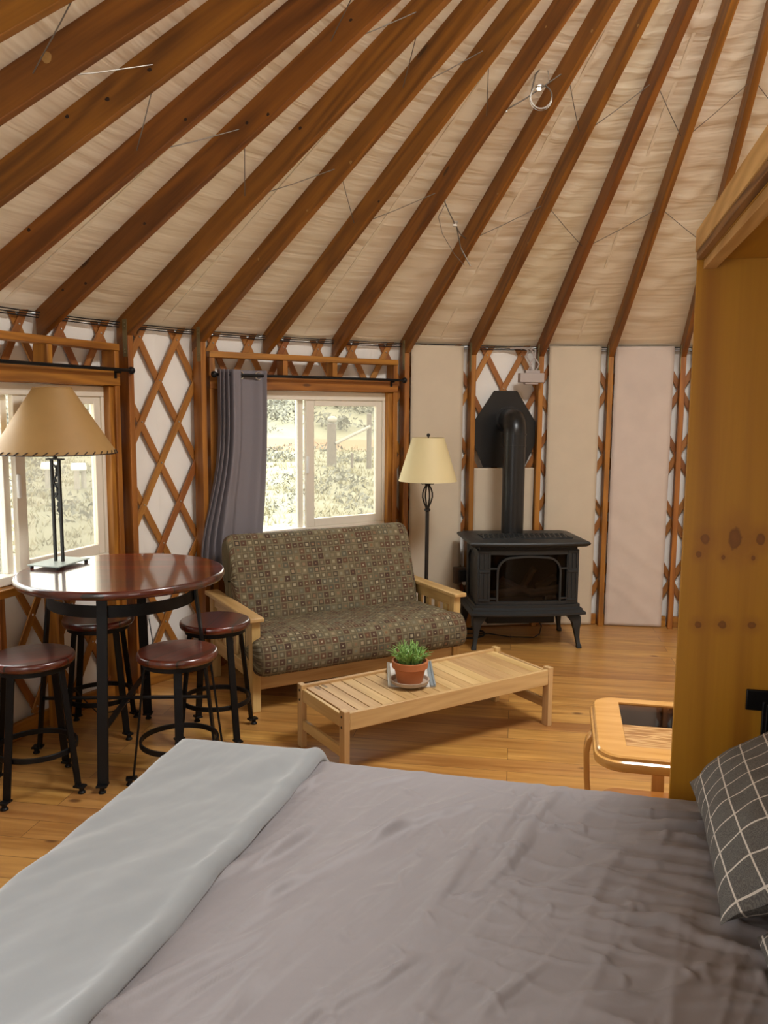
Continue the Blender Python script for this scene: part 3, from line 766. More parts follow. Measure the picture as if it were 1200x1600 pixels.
# ---------------------------------------------------------------- canvas panels between the posts
def canvas(i0, i1, z0, z1, mat, label, seed, hem=True):
    P0, P1 = polar(i0, 3.60), polar(i1, 3.60); X = (P1 - P0); wd = X.length; X = X / wd; Yn = V((X.y, -X.x, 0)); Yn = -Yn if Yn.dot(P0 - V((CX, CY, 0))) > 0 else Yn
    b = MB()
    def fn(a, c):
        x = a * wd; z = z0 + (z1 - z0) * c
        h = 0.006 * nz(x * 3 + seed, z * 1.7) + (0.006 if mat == 'panel2' else 0.0015) * max(0, 1 - 5 * abs(nz(x * 2.2 + seed, z * 6 + x * 3, 2))) * sm(1.7, 0.5, z)
        if hem and abs(z - (z1 - 0.05)) < 0.004: h -= 0.0012
        return P0 + X * x + Yn * (0.008 + h) + V((0, 0, z)), V((x + seed, z, 0))
    b.grid(fn, 14, 90)
    o = build('canvas_panel', b, mat, thick=0.008, smooth=60)
    return tag(o, label, 'canvas panel', 'canvas panels hung between the posts')
canvas(9.09, 9.87, 0.01, 2.165, 'panel', 'cream canvas panel behind the floor lamp', 1)
canvas(10.05, 10.95, 0.01, 1.25, 'panel', 'short cream canvas panel behind the stovepipe', 5, False)
canvas(11.13, 11.87, 0.004, 2.18, 'panel', 'tall cream canvas panel right of the stove', 9)
canvas(12.07, 12.88, 0.004, 2.18, 'panel2', 'wrinkled pinkish canvas panel, rightmost beside the plywood cabinet', 14)
canvas(13.12, 13.88, 0.004, 2.18, 'panel2', 'pale canvas panel showing as a sliver at the cabinet edge', 19)

# ================================================================== FURNITURE
# ---------------------------------------------------------------- bed in its plywood wall cabinet
BU, BV = V((0.974, -0.225, 0)).normalized(), None
BV = V((-BU.y, BU.x, 0))                      # towards the far side of the bed
BO = V((-0.668, 2.615, 0))                    # far foot corner
BZ = 0.60
def bed(s, t, z): return BO + BU * s + BV * t + V((0, 0, z))
b_rz = atan2(BU.y, BU.x)
BL, BW = 2.02, 1.52
root = thing('bed', bed(BL / 2, -BW / 2, 0), b_rz, 'wide bed made up in grey, its head inside the plywood cabinet', 'bed')
b = MB(); b.box((0, 0, 0.47), (BL - 0.06, BW - 0.06, 0.22)); build('mattress', b, 'mattress', root, False, bevel=0.05, seg=3)
b = MB(); b.box((0, 0, 0.315), (BL - 0.04, BW - 0.04, 0.09)); build('base', b, 'fir', root, False, bevel=0.005)
for sx in (-1, 1):
    for sy in (-1, 1):
        b = MB(); b.box((sx * (BL / 2 - 0.14), sy * (BW / 2 - 0.14), 0.135), (0.06, 0.06, 0.27)); build('leg', b, 'black', root, False, bevel=0.004)

def edge(q, Wd, r):
    """arc length coordinate -> (position, drop) over two rounded edges"""
    if q < r:
        k = (r - q) / r
        if k < pi / 2: return r - r * sin(k), r * (1 - cos(k))
        return 0.0, r + (r - q - r * pi / 2)
    if q > Wd - r:
        p, d = edge(Wd - q, Wd, r); return Wd - p, d
    return q, 0.0
CREASE = {}
crn = random.Random(11)
def crease(s, t, a, l, w, h, bend):
    e = (s, t, cos(a), sin(a), l / 2, w, h, bend); n_ = int(l / 0.05) + 2
    for k in range(n_ + 1):
        q = -l / 2 + l * k / n_
        for dx in (-1, 0, 1):
            for dy in (-1, 0, 1): CREASE.setdefault((int((s + q * e[2]) / 0.06) + dx, int((t + q * e[3]) / 0.06) + dy), set()).add(e)
for k in range(34): crease(crn.uniform(0.5, 1.35), crn.uniform(-1.35, -0.1), radians(crn.gauss(66, 9)), crn.uniform(0.25, 0.8), crn.uniform(0.008, 0.016), crn.uniform(0.004, 0.010), crn.uniform(-0.12, 0.12))
for k in range(30): crease(crn.uniform(1.05, 1.65), crn.uniform(-1.3, -0.1), radians(crn.gauss(-4, 14)), crn.uniform(0.12, 0.5), crn.uniform(0.005, 0.011), crn.uniform(0.003, 0.007), crn.uniform(-0.15, 0.15))
for k in range(70): crease(crn.uniform(0.8, 1.7), crn.uniform(-1.35, -0.05), crn.uniform(0, pi), crn.uniform(0.04, 0.14), crn.uniform(0.004, 0.008), crn.uniform(0.002, 0.0045), crn.uniform(-0.4, 0.4))
for k in range(9): crease(1.50 + 0.1 * crn.random(), -0.15 - 0.07 * k, radians(crn.gauss(6 - 3 * k, 5)), crn.uniform(0.25, 0.45), crn.uniform(0.010, 0.018), crn.uniform(0.007, 0.012), 0.1)
def creases(s, t):
    h = 0.0
    for (cs, ct, ca, sa, l, w, hh, bend) in CREASE.get((int(s / 0.06), int(t / 0.06)), ()):
        q = (s - cs) * ca + (t - ct) * sa
        if abs(q) > l: continue
        u = q / l; d = -(s - cs) * sa + (t - ct) * ca - bend * l * u * u
        ww = w * (1.7 if d > 0 else 1.0)
        h += hh * (1 - u * u) ** 1.5 * math.exp(-(d / ww) ** 2)
    return h
def fold(s, t):
    """height of the creases of the sateen cover"""
    w = 0.43 * s + 0.90 * t; c = 0.90 * s - 0.43 * t
    ph = 0.5 * sm(0.9, 1.7, s)
    c2 = c + 0.10 * nz(w * 1.6, c * 2.0, 3) + ph * 0.25 * w
    a = nz(c2 * 5.0, w * 0.8, 1.0); a2 = nz(c2 * 10.0 + 3, w * 1.3, 5.0); a3 = nz(c2 * 21, w * 2.6, 9)
    m1 = 0.45 + 0.55 * max(0, nz(s * 1.3 + 2, t * 1.6, 12) * 1.6 + 0.4)
    rid = (1 - min(1, abs(a) * 4.2)) ** 2
    rid2 = (1 - min(1, abs(a2) * 4.5)) ** 2
    rid3 = (1 - min(1, abs(a3) * 4.0)) ** 2
    h = m1 * (0.005 * rid + 0.006 * rid2 + 0.005 * rid3) + 0.007 * a
    # cross creases nearer the head
    w3 = nz(s * 3.0 + 0.3 * t, t * 9.0 + 1.2 * nz(s * 2, t * 2), 21)
    h += sm(0.85, 1.4, s) * 0.010 * (1 - min(1, abs(w3) * 6)) ** 2
    w4 = nz(s * 13 + 4 * nz(t * 3, s * 3), t * 13, 33)
    h = h * 0.75 + 1.7 * creases(s, t)
    return h * (0.25 + 0.75 * sm(0.0, 0.22, -t))
def drape(s0, s1, t_hang, r, lift, hf, hang_foot, z=BZ, thick=False):
    def fn(a, c):
        qs = -hang_foot + (s1 + hang_foot) * a if s0 is None else s0 + (s1 - s0) * a
        qt = -t_hang + (BW + 2 * t_hang) * c
        s, ds = edge(qs, 9.0, r); t, dt = edge(qt, BW, r)
        d = max(ds, dt) if min(ds, dt) > 0 else ds + dt
        top = 1.0 if d < 0.02 else max(0.0, 1 - (d - 0.02) / 0.05)
        h = hf(s, -t) * (0.25 + 0.75 * top)
        out = 0.0
        if ds > r: s -= lift + 0.008 * nz(qt * 5, ds * 2)
        tt = -t
        if dt > r: tt += (lift + 0.008 * nz(qs * 6, dt * 2) + 0.006) * (1 if qt < BW / 2 else -1)
        return bed(s, tt, z + lift + h - d), V((qs, qt, 0))
    return fn
b = MB(); b.grid(drape(None, 1.99, 0.28, 0.055, 0.006, fold, 0.25), 420, 400)
tag(build('bedspread', b, 'cover', thick=0.004, smooth=80), 'wrinkled grey lilac cover spread over the whole bed', 'bedspread')

def bl_edge(t): return 0.485 + 0.055 * t + 0.008 * nz(t * 3.1, 2)
def bl_h(s, t):
    w = 0.5 * s + 0.86 * t; c = 0.86 * s - 0.5 * t
    return 0.012 + (0.3 + 0.7 * sm(0, 0.25, -t)) * (0.020 * nz(c * 5, w * 1.5, 2) + 0.009 * nz(c * 14 + 2, w * 3, 8)) + 0.5 * fold(s, t) + 0.002 * nz(s * 20, t * 20, 4)
def blanket_fn(a, c):
    qt = -0.27 + (BW + 0.54) * c
    t, dt = edge(qt, BW, 0.065)
    se = bl_edge(-t) + 0.0
    # last part of a curls under as a rolled hem
    L0 = 0.28 + se
    roll = 0.028
    qa = a * (L0 + roll * pi * 1.0) - 0.28
    if qa <= se:
        s, ds = edge(qa, 9.0, 0.065); lift = 0.027; extra = 0
        extra = 0.012 * math.exp(-((qa - se) / 0.022) ** 2)
    else:
        k = (qa - se) / roll; s, ds = se + roll * 0.8 * sin(k), 0; lift = 0.027 - 0.018 * (1 - cos(k)) ; extra = 0.012 * (1 - k / pi)
    d = max(ds, dt) if min(ds, dt) > 0 else ds + dt
    tt = -t
    if dt > 0.06: tt += (0.022 + 0.006 * nz(qa * 7, dt * 3)) * (1 if qt < BW / 2 else -1)
    if ds > 0.06: s -= 0.026
    return bed(s, tt, BZ + lift + extra + bl_h(min(s, se), -t) - d), V((qa, qt, 0))
b = MB(); b.grid(blanket_fn, 120, 200)
tag(build('blanket', b, 'blanket', thick=0.006, smooth=80), 'blue grey fleece blanket folded across the foot of the bed', 'blanket')

def pillow(loc_s, loc_t, z, tilt, yaw, wd, ht, th, label, seed):
    """lying on the bed, wd across the bed, ht towards the head, tilt raises the head side"""
    root_m = Matrix.Translation(bed(loc_s, loc_t, z)) @ Matrix.Rotation(b_rz + yaw, 4, 'Z') @ Matrix.Rotation(-tilt, 4, 'Y')
    b = MB()
    for side in (1, -1):
        def fn(a, c):
            x = (a - 0.5) * 2; y = (c - 0.5) * 2
            e = (max(0, 1 - abs(x) ** 3.0) * max(0, 1 - abs(y) ** 3.0)) ** 0.66
            px = x * ht / 2 * (1 - 0.07 * (1 - abs(y) ** 1.5) * 0 - 0.05 * y * y * 0 + 0.0)
            py = y * wd / 2
            pin = 1 - 0.06 * (1 - y * y) * abs(x) ** 4; piy = 1 - 0.06 * (1 - x * x) * abs(y) ** 4
            h = side * th / 2 * e * (1 + 0.08 * nz(x * 1.5, y * 1.5, seed)) + side * 0.006 * nz(x * 4, y * 4, seed + 3) * (0.4 + e)
            h += 0.010 * nz(x * 3, y * 3, seed + 9) * (1 - e)
            return root_m @ V((px * pin, py * piy, h)), V((px * 1.04 + 0.3 * seed, py * 1.04 + 0.1 * seed, 0))
        b.grid(fn, 44, 56)
        if side == -1:
            n2 = 45 * 57; b.f[-44 * 56:] = [list(reversed(f_)) for f_ in b.f[-44 * 56:]]
    o = build('pillow', b, 'pillow', smooth=70)
    return tag(o, label, 'pillow', 'checked pillows')
pillow(1.775, -0.385, 0.79, radians(32), radians(-2), 0.68, 0.48, 0.22, 'grey pillow with a white windowpane check leaning by the plywood panel', 1.0)
pillow(1.81, -1.06, 0.765, radians(30), radians(-3), 0.66, 0.46, 0.18, 'grey checked pillow nearer the viewer, mostly cut by the right edge', 2.0)

# plywood cabinet
knots = ((0.061, 1.33, .013, .017), (0.142, 1.336, .019, .034), (0.211, 1.336, .014, .018), (0.046, 1.285, .009, .010), (0.113, 1.279, .006, .007),
         (0.194, 1.281, .006, .008), (0.055, 1.075, .011, .011), (0.122, 1.079, .013, .012), (0.202, 1.083, .012, .011), (0.30, 1.30, .014, .02), (0.33, 1.07, .012, .012))
M['ply'] = ply_mat('golden_plywood', knots)
CO = V((0.875, 2.392, 0))                     # front edge of the far side panel, inner face
def cab(x, y, z): return CO + BU * x + BV * y + V((0, 0, z))
croot = thing('bed_cabinet', cab(0.25, -0.8, 0), b_rz, 'golden plywood wall bed cabinet standing around the head of the bed', 'cabinet')
def ply(name, x0, x1, y0, y1, z0, z1, mat='ply', parent=croot, bev=0.0015):
    b = MB(); vs = [cab(x, y, z) for z in (z0, z1) for x, y in ((x0, y0), (x1, y0), (x1, y1), (x0, y1))]
    wc = [V((x, y, z)) for z in (z0, z1) for x, y in ((x0, y0), (x1, y0), (x1, y1), (x0, y1))]
    b.add(vs, MB.BF, wc); return build(name, b, mat, parent, bevel=bev)
CD, CWD = 0.58, 1.74
ply('side_panel', 0, CD, 0, 0.019, 0.0, 2.185)
M['plyback'] = ply_mat('cabinet_back_plywood')
ply('back_panel', CD - 0.012, CD, -CWD + 0.02, -0.001, 0.0, 2.185, 'plyback')
ply('top_panel', 0.014, CD - 0.013, -CWD + 0.02, -0.001, 2.12, 2.139, 'plyback')
M['edgewood'] = wood('cut_ply_edge', (0.40, 0.19, 0.05), (0.66, 0.38, 0.14), 0.5, 0.1)
M['plyseam'] = wood('dark_ply_edge', (0.10, 0.04, 0.012), (0.30, 0.14, 0.04), 0.6, 0.0, 1.0, 0.1, 0.8)
def edgebar(name, x0, x1, y0, y1, z0, z1, mat):
    b = MB(); b.box(cab((x0 + x1) / 2, (y0 + y1) / 2, (z0 + z1) / 2), (x1 - x0, y1 - y0, z1 - z0), BU, BV); return build(name, b, mat, croot, bevel=0.0015)
edgebar('fascia', -0.008, 0.013, -CWD + 0.02, -0.001, 2.141, 2.199, 'edgewood')
edgebar('lip', -0.004, 0.013, -CWD + 0.02, -0.001, 2.120, 2.1405, 'plyseam')
edgebar('cleat', 0.016, 0.05, -CWD + 0.02, -0.001, 2.095, 2.119, 'edgewood')
# black steel hinge on the side panel
b = MB(); b.box(cab(0.30, -0.006, 0.862), (0.205, 0.010, 0.062), BU, BV)
h_ = build('hinge_plate', b, 'black', croot, bevel=0.003)
b = MB(); b.box(cab(0.262, -0.013, 0.70), (0.040, 0.012, 0.32), BU, BV); b.box(cab(0.252, -0.024, 0.70), (0.006, 0.022, 0.32), BU, BV)
build('hinge_arm', b, 'black', croot, bevel=0.002)
b = MB(); b.lathe([(0.007, 0), (0.007, 0.005), (0.003, 0.007)], 12, cab(0.27, -0.011, 0.868), X=BU, Y=V((0, 0, 1)), Z=-BV); build('bolt', b, 'steel', h_)

# ---------------------------------------------------------------- round bar table and stools
TX, TY, TR = -1.262, 3.925, 0.486
def mahog_top(crough, grv):
    mt = wood('mahogany_planks', (0.026, 0.0024, 0.0008), (0.15, 0.016, 0.005), 0.12, 0.0, 0.7, 0.22, 0.3, 1.0)
    nt = mt.node_tree; b = [n for n in nt.nodes if n.type == 'BSDF_PRINCIPLED'][0]
    a = N(nt, 'Attribute', attribute_name='plank'); s = N(nt, 'SeparateXYZ'); L(nt, a.outputs['Vector'], s.inputs[0])
    fr = math_(nt, 'FRACT', math_(nt, 'MULTIPLY', s.outputs[1], 8.2)); g = math_(nt, 'LESS_THAN', fr, grv)
    src = b.inputs['Base Color'].links[0].from_socket
    fl = math_(nt, 'FLOOR', math_(nt, 'MULTIPLY', s.outputs[1], 8.2)); wnn = N(nt, 'TexWhiteNoise', noise_dimensions='1D'); L(nt, fl, wnn.inputs['W'])
    hs = N(nt, 'HueSaturation'); L(nt, math_(nt, 'ADD', math_(nt, 'MULTIPLY', wnn.outputs['Value'], 0.9), 0.55), hs.inputs['Value']); L(nt, src, hs.inputs['Color'])
    L(nt, mix(nt, g, hs.outputs[0], (0.006, 0.002, 0.001)), b.inputs['Base Color'])
    b.inputs['Coat Roughness'].default_value = crough; b.inputs['Coat IOR'].default_value = 1.52; b.inputs['Roughness'].default_value = 0.3
    n = N(nt, 'TexNoise', i_Scale=1.0, i_Detail=2.0); mp = N(nt, 'Mapping'); mp.inputs['Scale'].default_value = (9, 45, 9); L(nt, a.outputs['Vector'], mp.inputs[0]); L(nt, mp.outputs[0], n.inputs['Vector'])
    bump(nt, b, math_(nt, 'SUBTRACT', math_(nt, 'MULTIPLY', n.outputs[0], 0.5), g), 0.10, 0.002)
    return mt
M['planks'] = mahog_top(0.075, 0.04); M['seatplanks'] = mahog_top(0.16, 0.06)
def disc_top(name, r, z0, z1, parent, mat='planks'):
    b = MB(); e = min(0.008, (z1 - z0) / 3)
    b.lathe([(r - 0.006, z0), (r - 0.001, z0 + e), (r, (z0 + z1) / 2), (r - 0.0015, z1 - e), (r - 0.005, z1 - 0.0022), (r - 0.010, z1), (r - 0.014, z1), (r * 0.5, z1)], 72)
    o = build(name, b, mat, parent, False, smooth=60)
    at = o.data.attributes.new('plank', 'FLOAT_VECTOR', 'POINT'); at.data.foreach_set('vector', [x for p in b.v for x in p])
    w_ = o.data.attributes['wc']; off = random.uniform(-5, 5); w_.data.foreach_set('vector', [x for p in b.v for x in (p.x + off, p.y, p.z)])
    return o
root = thing('bar_table', (TX, TY, 0), radians(3), 'round dark red wooden bar table with black steel legs', 'table')
disc_top('tabletop', TR, 0.878, 0.915, root)
def flat_leg(b, a, path, w, h):
    """flat strap leg: path of (radius, z) in the vertical plane at angle a"""
    d = V((cos(a), sin(a), 0)); tt = V((-sin(a), cos(a), 0))
    b.sweep([d * r + V((0, 0, z)) for r, z in path], w, h, ups=[d] * len(path))
def foot(b, a, r, z, w):
    d = V((cos(a), sin(a), 0)); tt = V((-sin(a), cos(a), 0))
    b.box(d * (r + 0.012) + V((0, 0, z)), (0.05, w, 0.010), d, tt)
    b.lathe([(0.017, 0.0), (0.017, 0.006), (0.011, 0.012), (0.011, z - 0.004)], 14, d * (r + 0.02))
for k in range(4):
    a = -pi / 2 + k * pi / 2
    b = MB(); flat_leg(b, a, [(0.350, 0.877), (0.350, 0.80), (0.354, 0.765), (0.362, 0.70), (0.428, 0.032)], 0.048, 0.012)
    lg = build('leg', b, 'black', root, False, bevel=0.002)
    b = MB(); foot(b, a, 0.424, 0.033, 0.048); build('foot', b, 'black', lg, False, bevel=0.002)
b = MB(); b.sweep(arc_pts((0, 0, 0.795), 0.339, 0, 2 * pi - 2 * pi / 72, 71), 0.008, 0.055, True); build('apron_ring', b, 'black', root, False)
for k in range(2):
    a = -pi / 2 + k * pi / 2; d = V((cos(a), sin(a), 0))
    b = MB(); b.bar(d * -0.398 + V((0, 0, 0.268 + 0.011 * k)), d * 0.398 + V((0, 0, 0.268 + 0.011 * k)), 0.028, 0.010); build('stretcher', b, 'black', root, False, bevel=0.0015)

def make_stool(loc, rz, label):
    root = thing('bar_stool', loc, rz, label, 'stool', 'round wooden stools around the bar table')
    disc_top('seat', 0.180, 0.580, 0.615, root, 'seatplanks')
    b = MB(); b.sweep(arc_pts((0, 0, 0.567), 0.150, 0, 2 * pi - 2 * pi / 60, 59), 0.008, 0.026, True); build('seat_ring', b, 'black', root, False)
    for k in range(4):
        a = pi / 4 + k * pi / 2
        b = MB(); flat_leg(b, a, [(0.140, 0.578), (0.146, 0.54), (0.206, 0.030)], 0.036, 0.010)
        lg = build('leg', b, 'black', root, False, bevel=0.002)
        b = MB(); foot(b, a, 0.202, 0.031, 0.034); build('foot', b, 'black', lg, False, bevel=0.0015)
    b = MB(); b.sweep(arc_pts((0, 0, 0.195), 0.172, 0, 2 * pi - 2 * pi / 64, 63), 0.010, 0.024, True); build('foot_ring', b, 'black', root, False, bevel=0.002)
    return root
st0 = make_stool((-1.545, 3.535, 0), radians(-57 + 90 - 45 + 0), 'dark wood stool at the left edge, its seat shining with window light')
st0.rotation_euler = (0, 0, radians(-104 - 45)); MATS[st0.name] = Matrix.Translation(V((-1.545, 3.535, 0)))
dup(st0, (-0.925, 3.615, 0), radians(-76 - 45), 'dark wood stool just behind the blanket-covered bed corner')
dup(st0, (-0.866, 4.16, 0), radians(-50 - 45), 'dark wood stool in front of the loveseat arm')
dup(st0, (-1.485, 4.205, 0), radians(-35 - 45), 'dark wood stool tucked under the bar table by the wall')

# ---------------------------------------------------------------- table lamp
LX, LY, LZ = -1.612, 4.050, 0.915
root = thing('table_lamp', (LX, LY, LZ), radians(-16), 'tall iron table lamp with a tan laced rawhide shade on the bar table', 'lamp')
b = MB(); b.box((0, 0.0, 0.016), (0.175, 0.25, 0.006)); pl_ = build('base_plate', b, 'plate', root, False, bevel=0.001)
b = MB()
for sx in (-1, 1):
    for sy in (-1, 1): b.lathe([(0.008, 0.0), (0.010, 0.004), (0.007, 0.0125)], 12, (sx * 0.074, sy * 0.11, 0))
build('pad', b, 'rubber', pl_, False)
for sx in (-1, 1):
    b = MB(); b.bar((sx * 0.021, 0, 0.0195), (sx * 0.021, 0, 0.522), 0.013, 0.013, V((0, 1, 0))); build('upright', b, 'lampiron', root, False, bevel=0.001)
b = MB(); b.box((0, 0, 0.526), (0.088, 0.03, 0.006)); b.lathe([(0.011, 0.529), (0.009, 0.545), (0.009, 0.60), (0.016, 0.605), (0.016, 0.66), (0.004, 0.67), (0.004, 0.87)], 14)
build('socket', b, 'lampiron', root, False)
b = MB()                                       # cut iron vine between the uprights
vine = [(-0.013, 0.50), (0.004, 0.485), (0.008, 0.46), (-0.004, 0.435), (-0.012, 0.41), (0.002, 0.39), (0.010, 0.365), (0.000, 0.345), (-0.012, 0.338)]
b.sweep([V((x, 0, z)) for x, z in vine], 0.006, 0.010, upv=V((0, 1, 0)))
for x, z, l, a in ((0.008, 0.49, 0.022, 0.4), (0.010, 0.452, 0.026, -0.6), (-0.006, 0.425, 0.024, 2.4), (0.006, 0.40, 0.026, 0.5), (0.011, 0.37, 0.026, -0.5), (-0.004, 0.355, 0.02, 2.6), (0.012, 0.335, 0.03, -1.3), (0.013, 0.30, 0.028, -1.2), (0.014, 0.275, 0.03, -1.4)):
    d = V((cos(a), 0, sin(a))); q = V((-sin(a), 0, cos(a))); c = V((x, 0, z)); dep = V((0, 0.003, 0))
    l *= 1.35; o2 = [c - d * l * .5, c - q * l * .34, c + d * l * .5, c + q * l * .34]
    b.loft([[p - dep for p in o2], [p + dep for p in o2]])
build('vine', b, 'lampiron', root, False)
def shade(parent, name, r0, z0, r1, z1, mat, n=64):
    b = MB(); P = [(r0, z0), (r0 - (r0 - r1) * .5, (z0 + z1) / 2), (r1, z1)]
    b.lathe([(r0 - 0.002, z0)] + P + [(r1 - 0.002, z1)] + [(r - 0.003, z) for r, z in reversed(P)] + [(r0 - 0.002, z0)], n, (0, 0, 0), False, False)
    return build(name, b, mat, parent, False, smooth=40)
sh = shade(root, 'lamp_shade', 0.290, 0.558, 0.089, 0.872, 'shade_tan')
b = MB()
for k in range(40):
    a0 = 2 * pi * k / 40; a1 = a0 + 0.07
    b.tube([V((0.2925 * cos(a0), 0.2925 * sin(a0), 0.556)), V((0.2855 * cos(a1), 0.2855 * sin(a1), 0.570)), V((0.282 * cos(a1 + .01), 0.282 * sin(a1 + .01), 0.571))], 0.0028, 6)
b.tube([V((0.290 * cos(a), 0.290 * sin(a), 0.557)) for a in [2 * pi * k / 72 for k in range(72)]], 0.0028, 6, True)
build('lacing', b, 'thong', sh, False)
b = MB(); b.tube([V((0.089 * cos(a), 0.089 * sin(a), 0.872)) for a in [2 * pi * k / 48 for k in range(48)]], 0.003, 6, True)
for k in range(3): b.bar((0, 0, 0.868), (0.088 * cos(k * 2.094), 0.088 * sin(k * 2.094), 0.87), 0.004, 0.004)
build('shade_rim', b, 'shade_tan', sh, False)

# ---------------------------------------------------------------- floor lamp
root = thing('floor_lamp', (0.303, 5.75, 0), 0, 'black iron floor lamp with a cream cone shade behind the loveseat', 'lamp')
b = MB(); b.lathe([(0.14, 0.0), (0.14, 0.012), (0.12, 0.02), (0.03, 0.03), (0.014, 0.05)], 40); build('base', b, 'bronze', root, False)
b = MB(); b.lathe([(0.0135, 0.045), (0.0135, 0.985), (0.021, 0.99), (0.021, 1.003), (0.012, 1.01)], 20); build('pole', b, 'bronze', root, False)
b = MB()
for k in range(4):
    a = k * pi / 2 + 0.35; d = V((cos(a), sin(a), 0))
    b.tube([d * r + V((0, 0, z)) for r, z in ((0.008, 1.0), (0.012, 1.02), (0.026, 1.05), (0.037, 1.085), (0.036, 1.115), (0.026, 1.145), (0.014, 1.165), (0.010, 1.18))], 0.0055, 8)
build('basket', b, 'bronze', root, False)
b = MB(); b.lathe([(0.018, 1.172), (0.022, 1.18), (0.022, 1.19), (0.016, 1.20), (0.016, 1.27), (0.004, 1.28), (0.004, 1.505), (0.010, 1.508), (0.013, 1.518), (0.008, 1.528), (0.002, 1.53)], 16)
for k in range(2): b.tube([V((0, 0, 1.18)), V(((-1) ** k * 0.04, 0, 1.178)), V(((-1) ** k * 0.05, 0, 1.19))], 0.003, 6)
build('stem', b, 'bronze', root, False)
shade(root, 'lamp_shade', 0.204, 1.200, 0.112, 1.500, 'shade_cream')

# ---------------------------------------------------------------- patterned loveseat
FX, FY, FRZ = -0.118, 4.790, radians(29.1)
root = thing('loveseat', (FX, FY, 0), FRZ, 'pale wooden futon loveseat with square-patterned cushions below the window', 'sofa')
def bxs(name, mat, parent, *lst, bev=0.004):
    b = MB()
    for x0, x1, y0, y1, z0, z1 in lst: b.box(((x0 + x1) / 2, (y0 + y1) / 2, (z0 + z1) / 2), (x1 - x0, y1 - y0, z1 - z0))
    return build(name, b, mat, parent, False, bevel=bev)
for s in (-1, 1):
    def X_(a, c): return tuple(sorted((s * a, s * c)))
    x0, x1 = X_(0.645, 0.695)
    ap = bxs('arm', 'pine', root, (*X_(0.632, 0.720), -0.03, 0.79, 0.523, 0.549), bev=0.006)
    bxs('leg', 'pine', ap, (x0, x1, 0.0, 0.06, 0.0, 0.522)); bxs('leg', 'pine', ap, (x0, x1, 0.71, 0.77, 0.0, 0.522))
    bxs('arm_rail', 'pine', ap, (*X_(0.655, 0.685), 0.061, 0.709, 0.455, 0.522), (*X_(0.655, 0.685), 0.061, 0.709, 0.17, 0.25))
    for k in range(6):
        y = 0.105 + k * 0.105; bxs('slat', 'pine', ap, (*X_(0.661, 0.679), y, y + 0.045, 0.251, 0.454), bev=0.002)
bxs('front_rail', 'pine', root, (-0.644, 0.644, 0.012, 0.040, 0.125, 0.225))
bxs('back_rail', 'pine', root, (-0.644, 0.644, 0.725, 0.755, 0.125, 0.225))
for k in range(5):
    bxs('deck_slat', 'pine', root, (-0.643, 0.643, 0.07 + 0.13 * k, 0.14 + 0.13 * k, 0.208, 0.228), bev=0.002)
def catmull(P, n):
    out = []; m_ = len(P)
    for i in range(m_):
        p0, p1, p2, p3 = (V((*P[(i + k) % m_], 0)) for k in (-1, 0, 1, 2))
        for k in range(n):
            t = k / n; out.append(0.5 * ((2 * p1) + (p2 - p0) * t + (2 * p0 - 5 * p1 + 4 * p2 - p3) * t * t + (3 * p1 - p0 - 3 * p2 + p3) * t ** 3))
    return out
def cushion(name, prof, wfun, parent, seed, nx=90, bul=0.012):
    P = catmull(prof, 6); m_ = len(P); cen = sum(P, V((0, 0, 0))) / m_
    arc = [0]
    for i in range(1, m_ + 1): arc.append(arc[-1] + (P[i % m_] - P[i - 1]).length)
    b = MB(); vs, wc, fs = [], [], []
    tab = [(-1 - 0.0, 0.02), (-1, 0.45), (-0.994, 0.70), (-0.98, 0.86), (-0.955, 0.95)] + [(-0.93 + 1.86 * k / nx, 1.0) for k in range(nx + 1)] + [(0.955, 0.95), (0.98, 0.86), (0.994, 0.70), (1, 0.45), (1.0, 0.02)]
    for (u, sc) in tab:
        for i in range(m_ + 1):
            p = P[i % m_]; q = cen + (p - cen) * (1 - (1 - sc) * 0.42 if sc > 0.4 else sc)
            w = wfun(p.x)
            x = u * w
            g = 0.010 * nz(x * 2.2 + seed, arc[i % m_] * 3.5) + 0.005 * nz(x * 6 + seed, arc[i % m_] * 7, 4)
            dirv = (p - cen).normalized(); q = q + dirv * g * (1 if sc > 0.4 else 0)
            vs.append(V((x, q.x, q.y))); wc.append(V((x + seed, arc[i], 0)))
    row = m_ + 1
    for j in range(len(tab) - 1):
        for i in range(m_): fs.append((j * row + i, (j + 1) * row + i, (j + 1) * row + i + 1, j * row + i + 1))
    b.add(vs, fs, wc); return build(name, b, 'futon', parent, False, smooth=60)
seat = [(0.56, 0.250), (0.30, 0.235), (0.06, 0.232), (-0.060, 0.226), (-0.098, 0.255), (-0.112, 0.320), (-0.095, 0.385), (-0.045, 0.428), (0.06, 0.442), (0.28, 0.432), (0.48, 0.412), (0.58, 0.34)]
cushion('seat_cushion', seat, lambda y: 0.632 + 0.060 * sm(0.02, -0.05, y), root, 0.0)
back = [(0.400, 0.425), (0.440, 0.58), (0.508, 0.76), (0.556, 0.87), (0.605, 0.918), (0.668, 0.905), (0.700, 0.84), (0.672, 0.68), (0.630, 0.52), (0.590, 0.43), (0.50, 0.385), (0.43, 0.39)]
cushion('back_cushion', back, lambda y: 0.628 + 0.014 * sm(0.45, 0.6, y), root, 3.3)

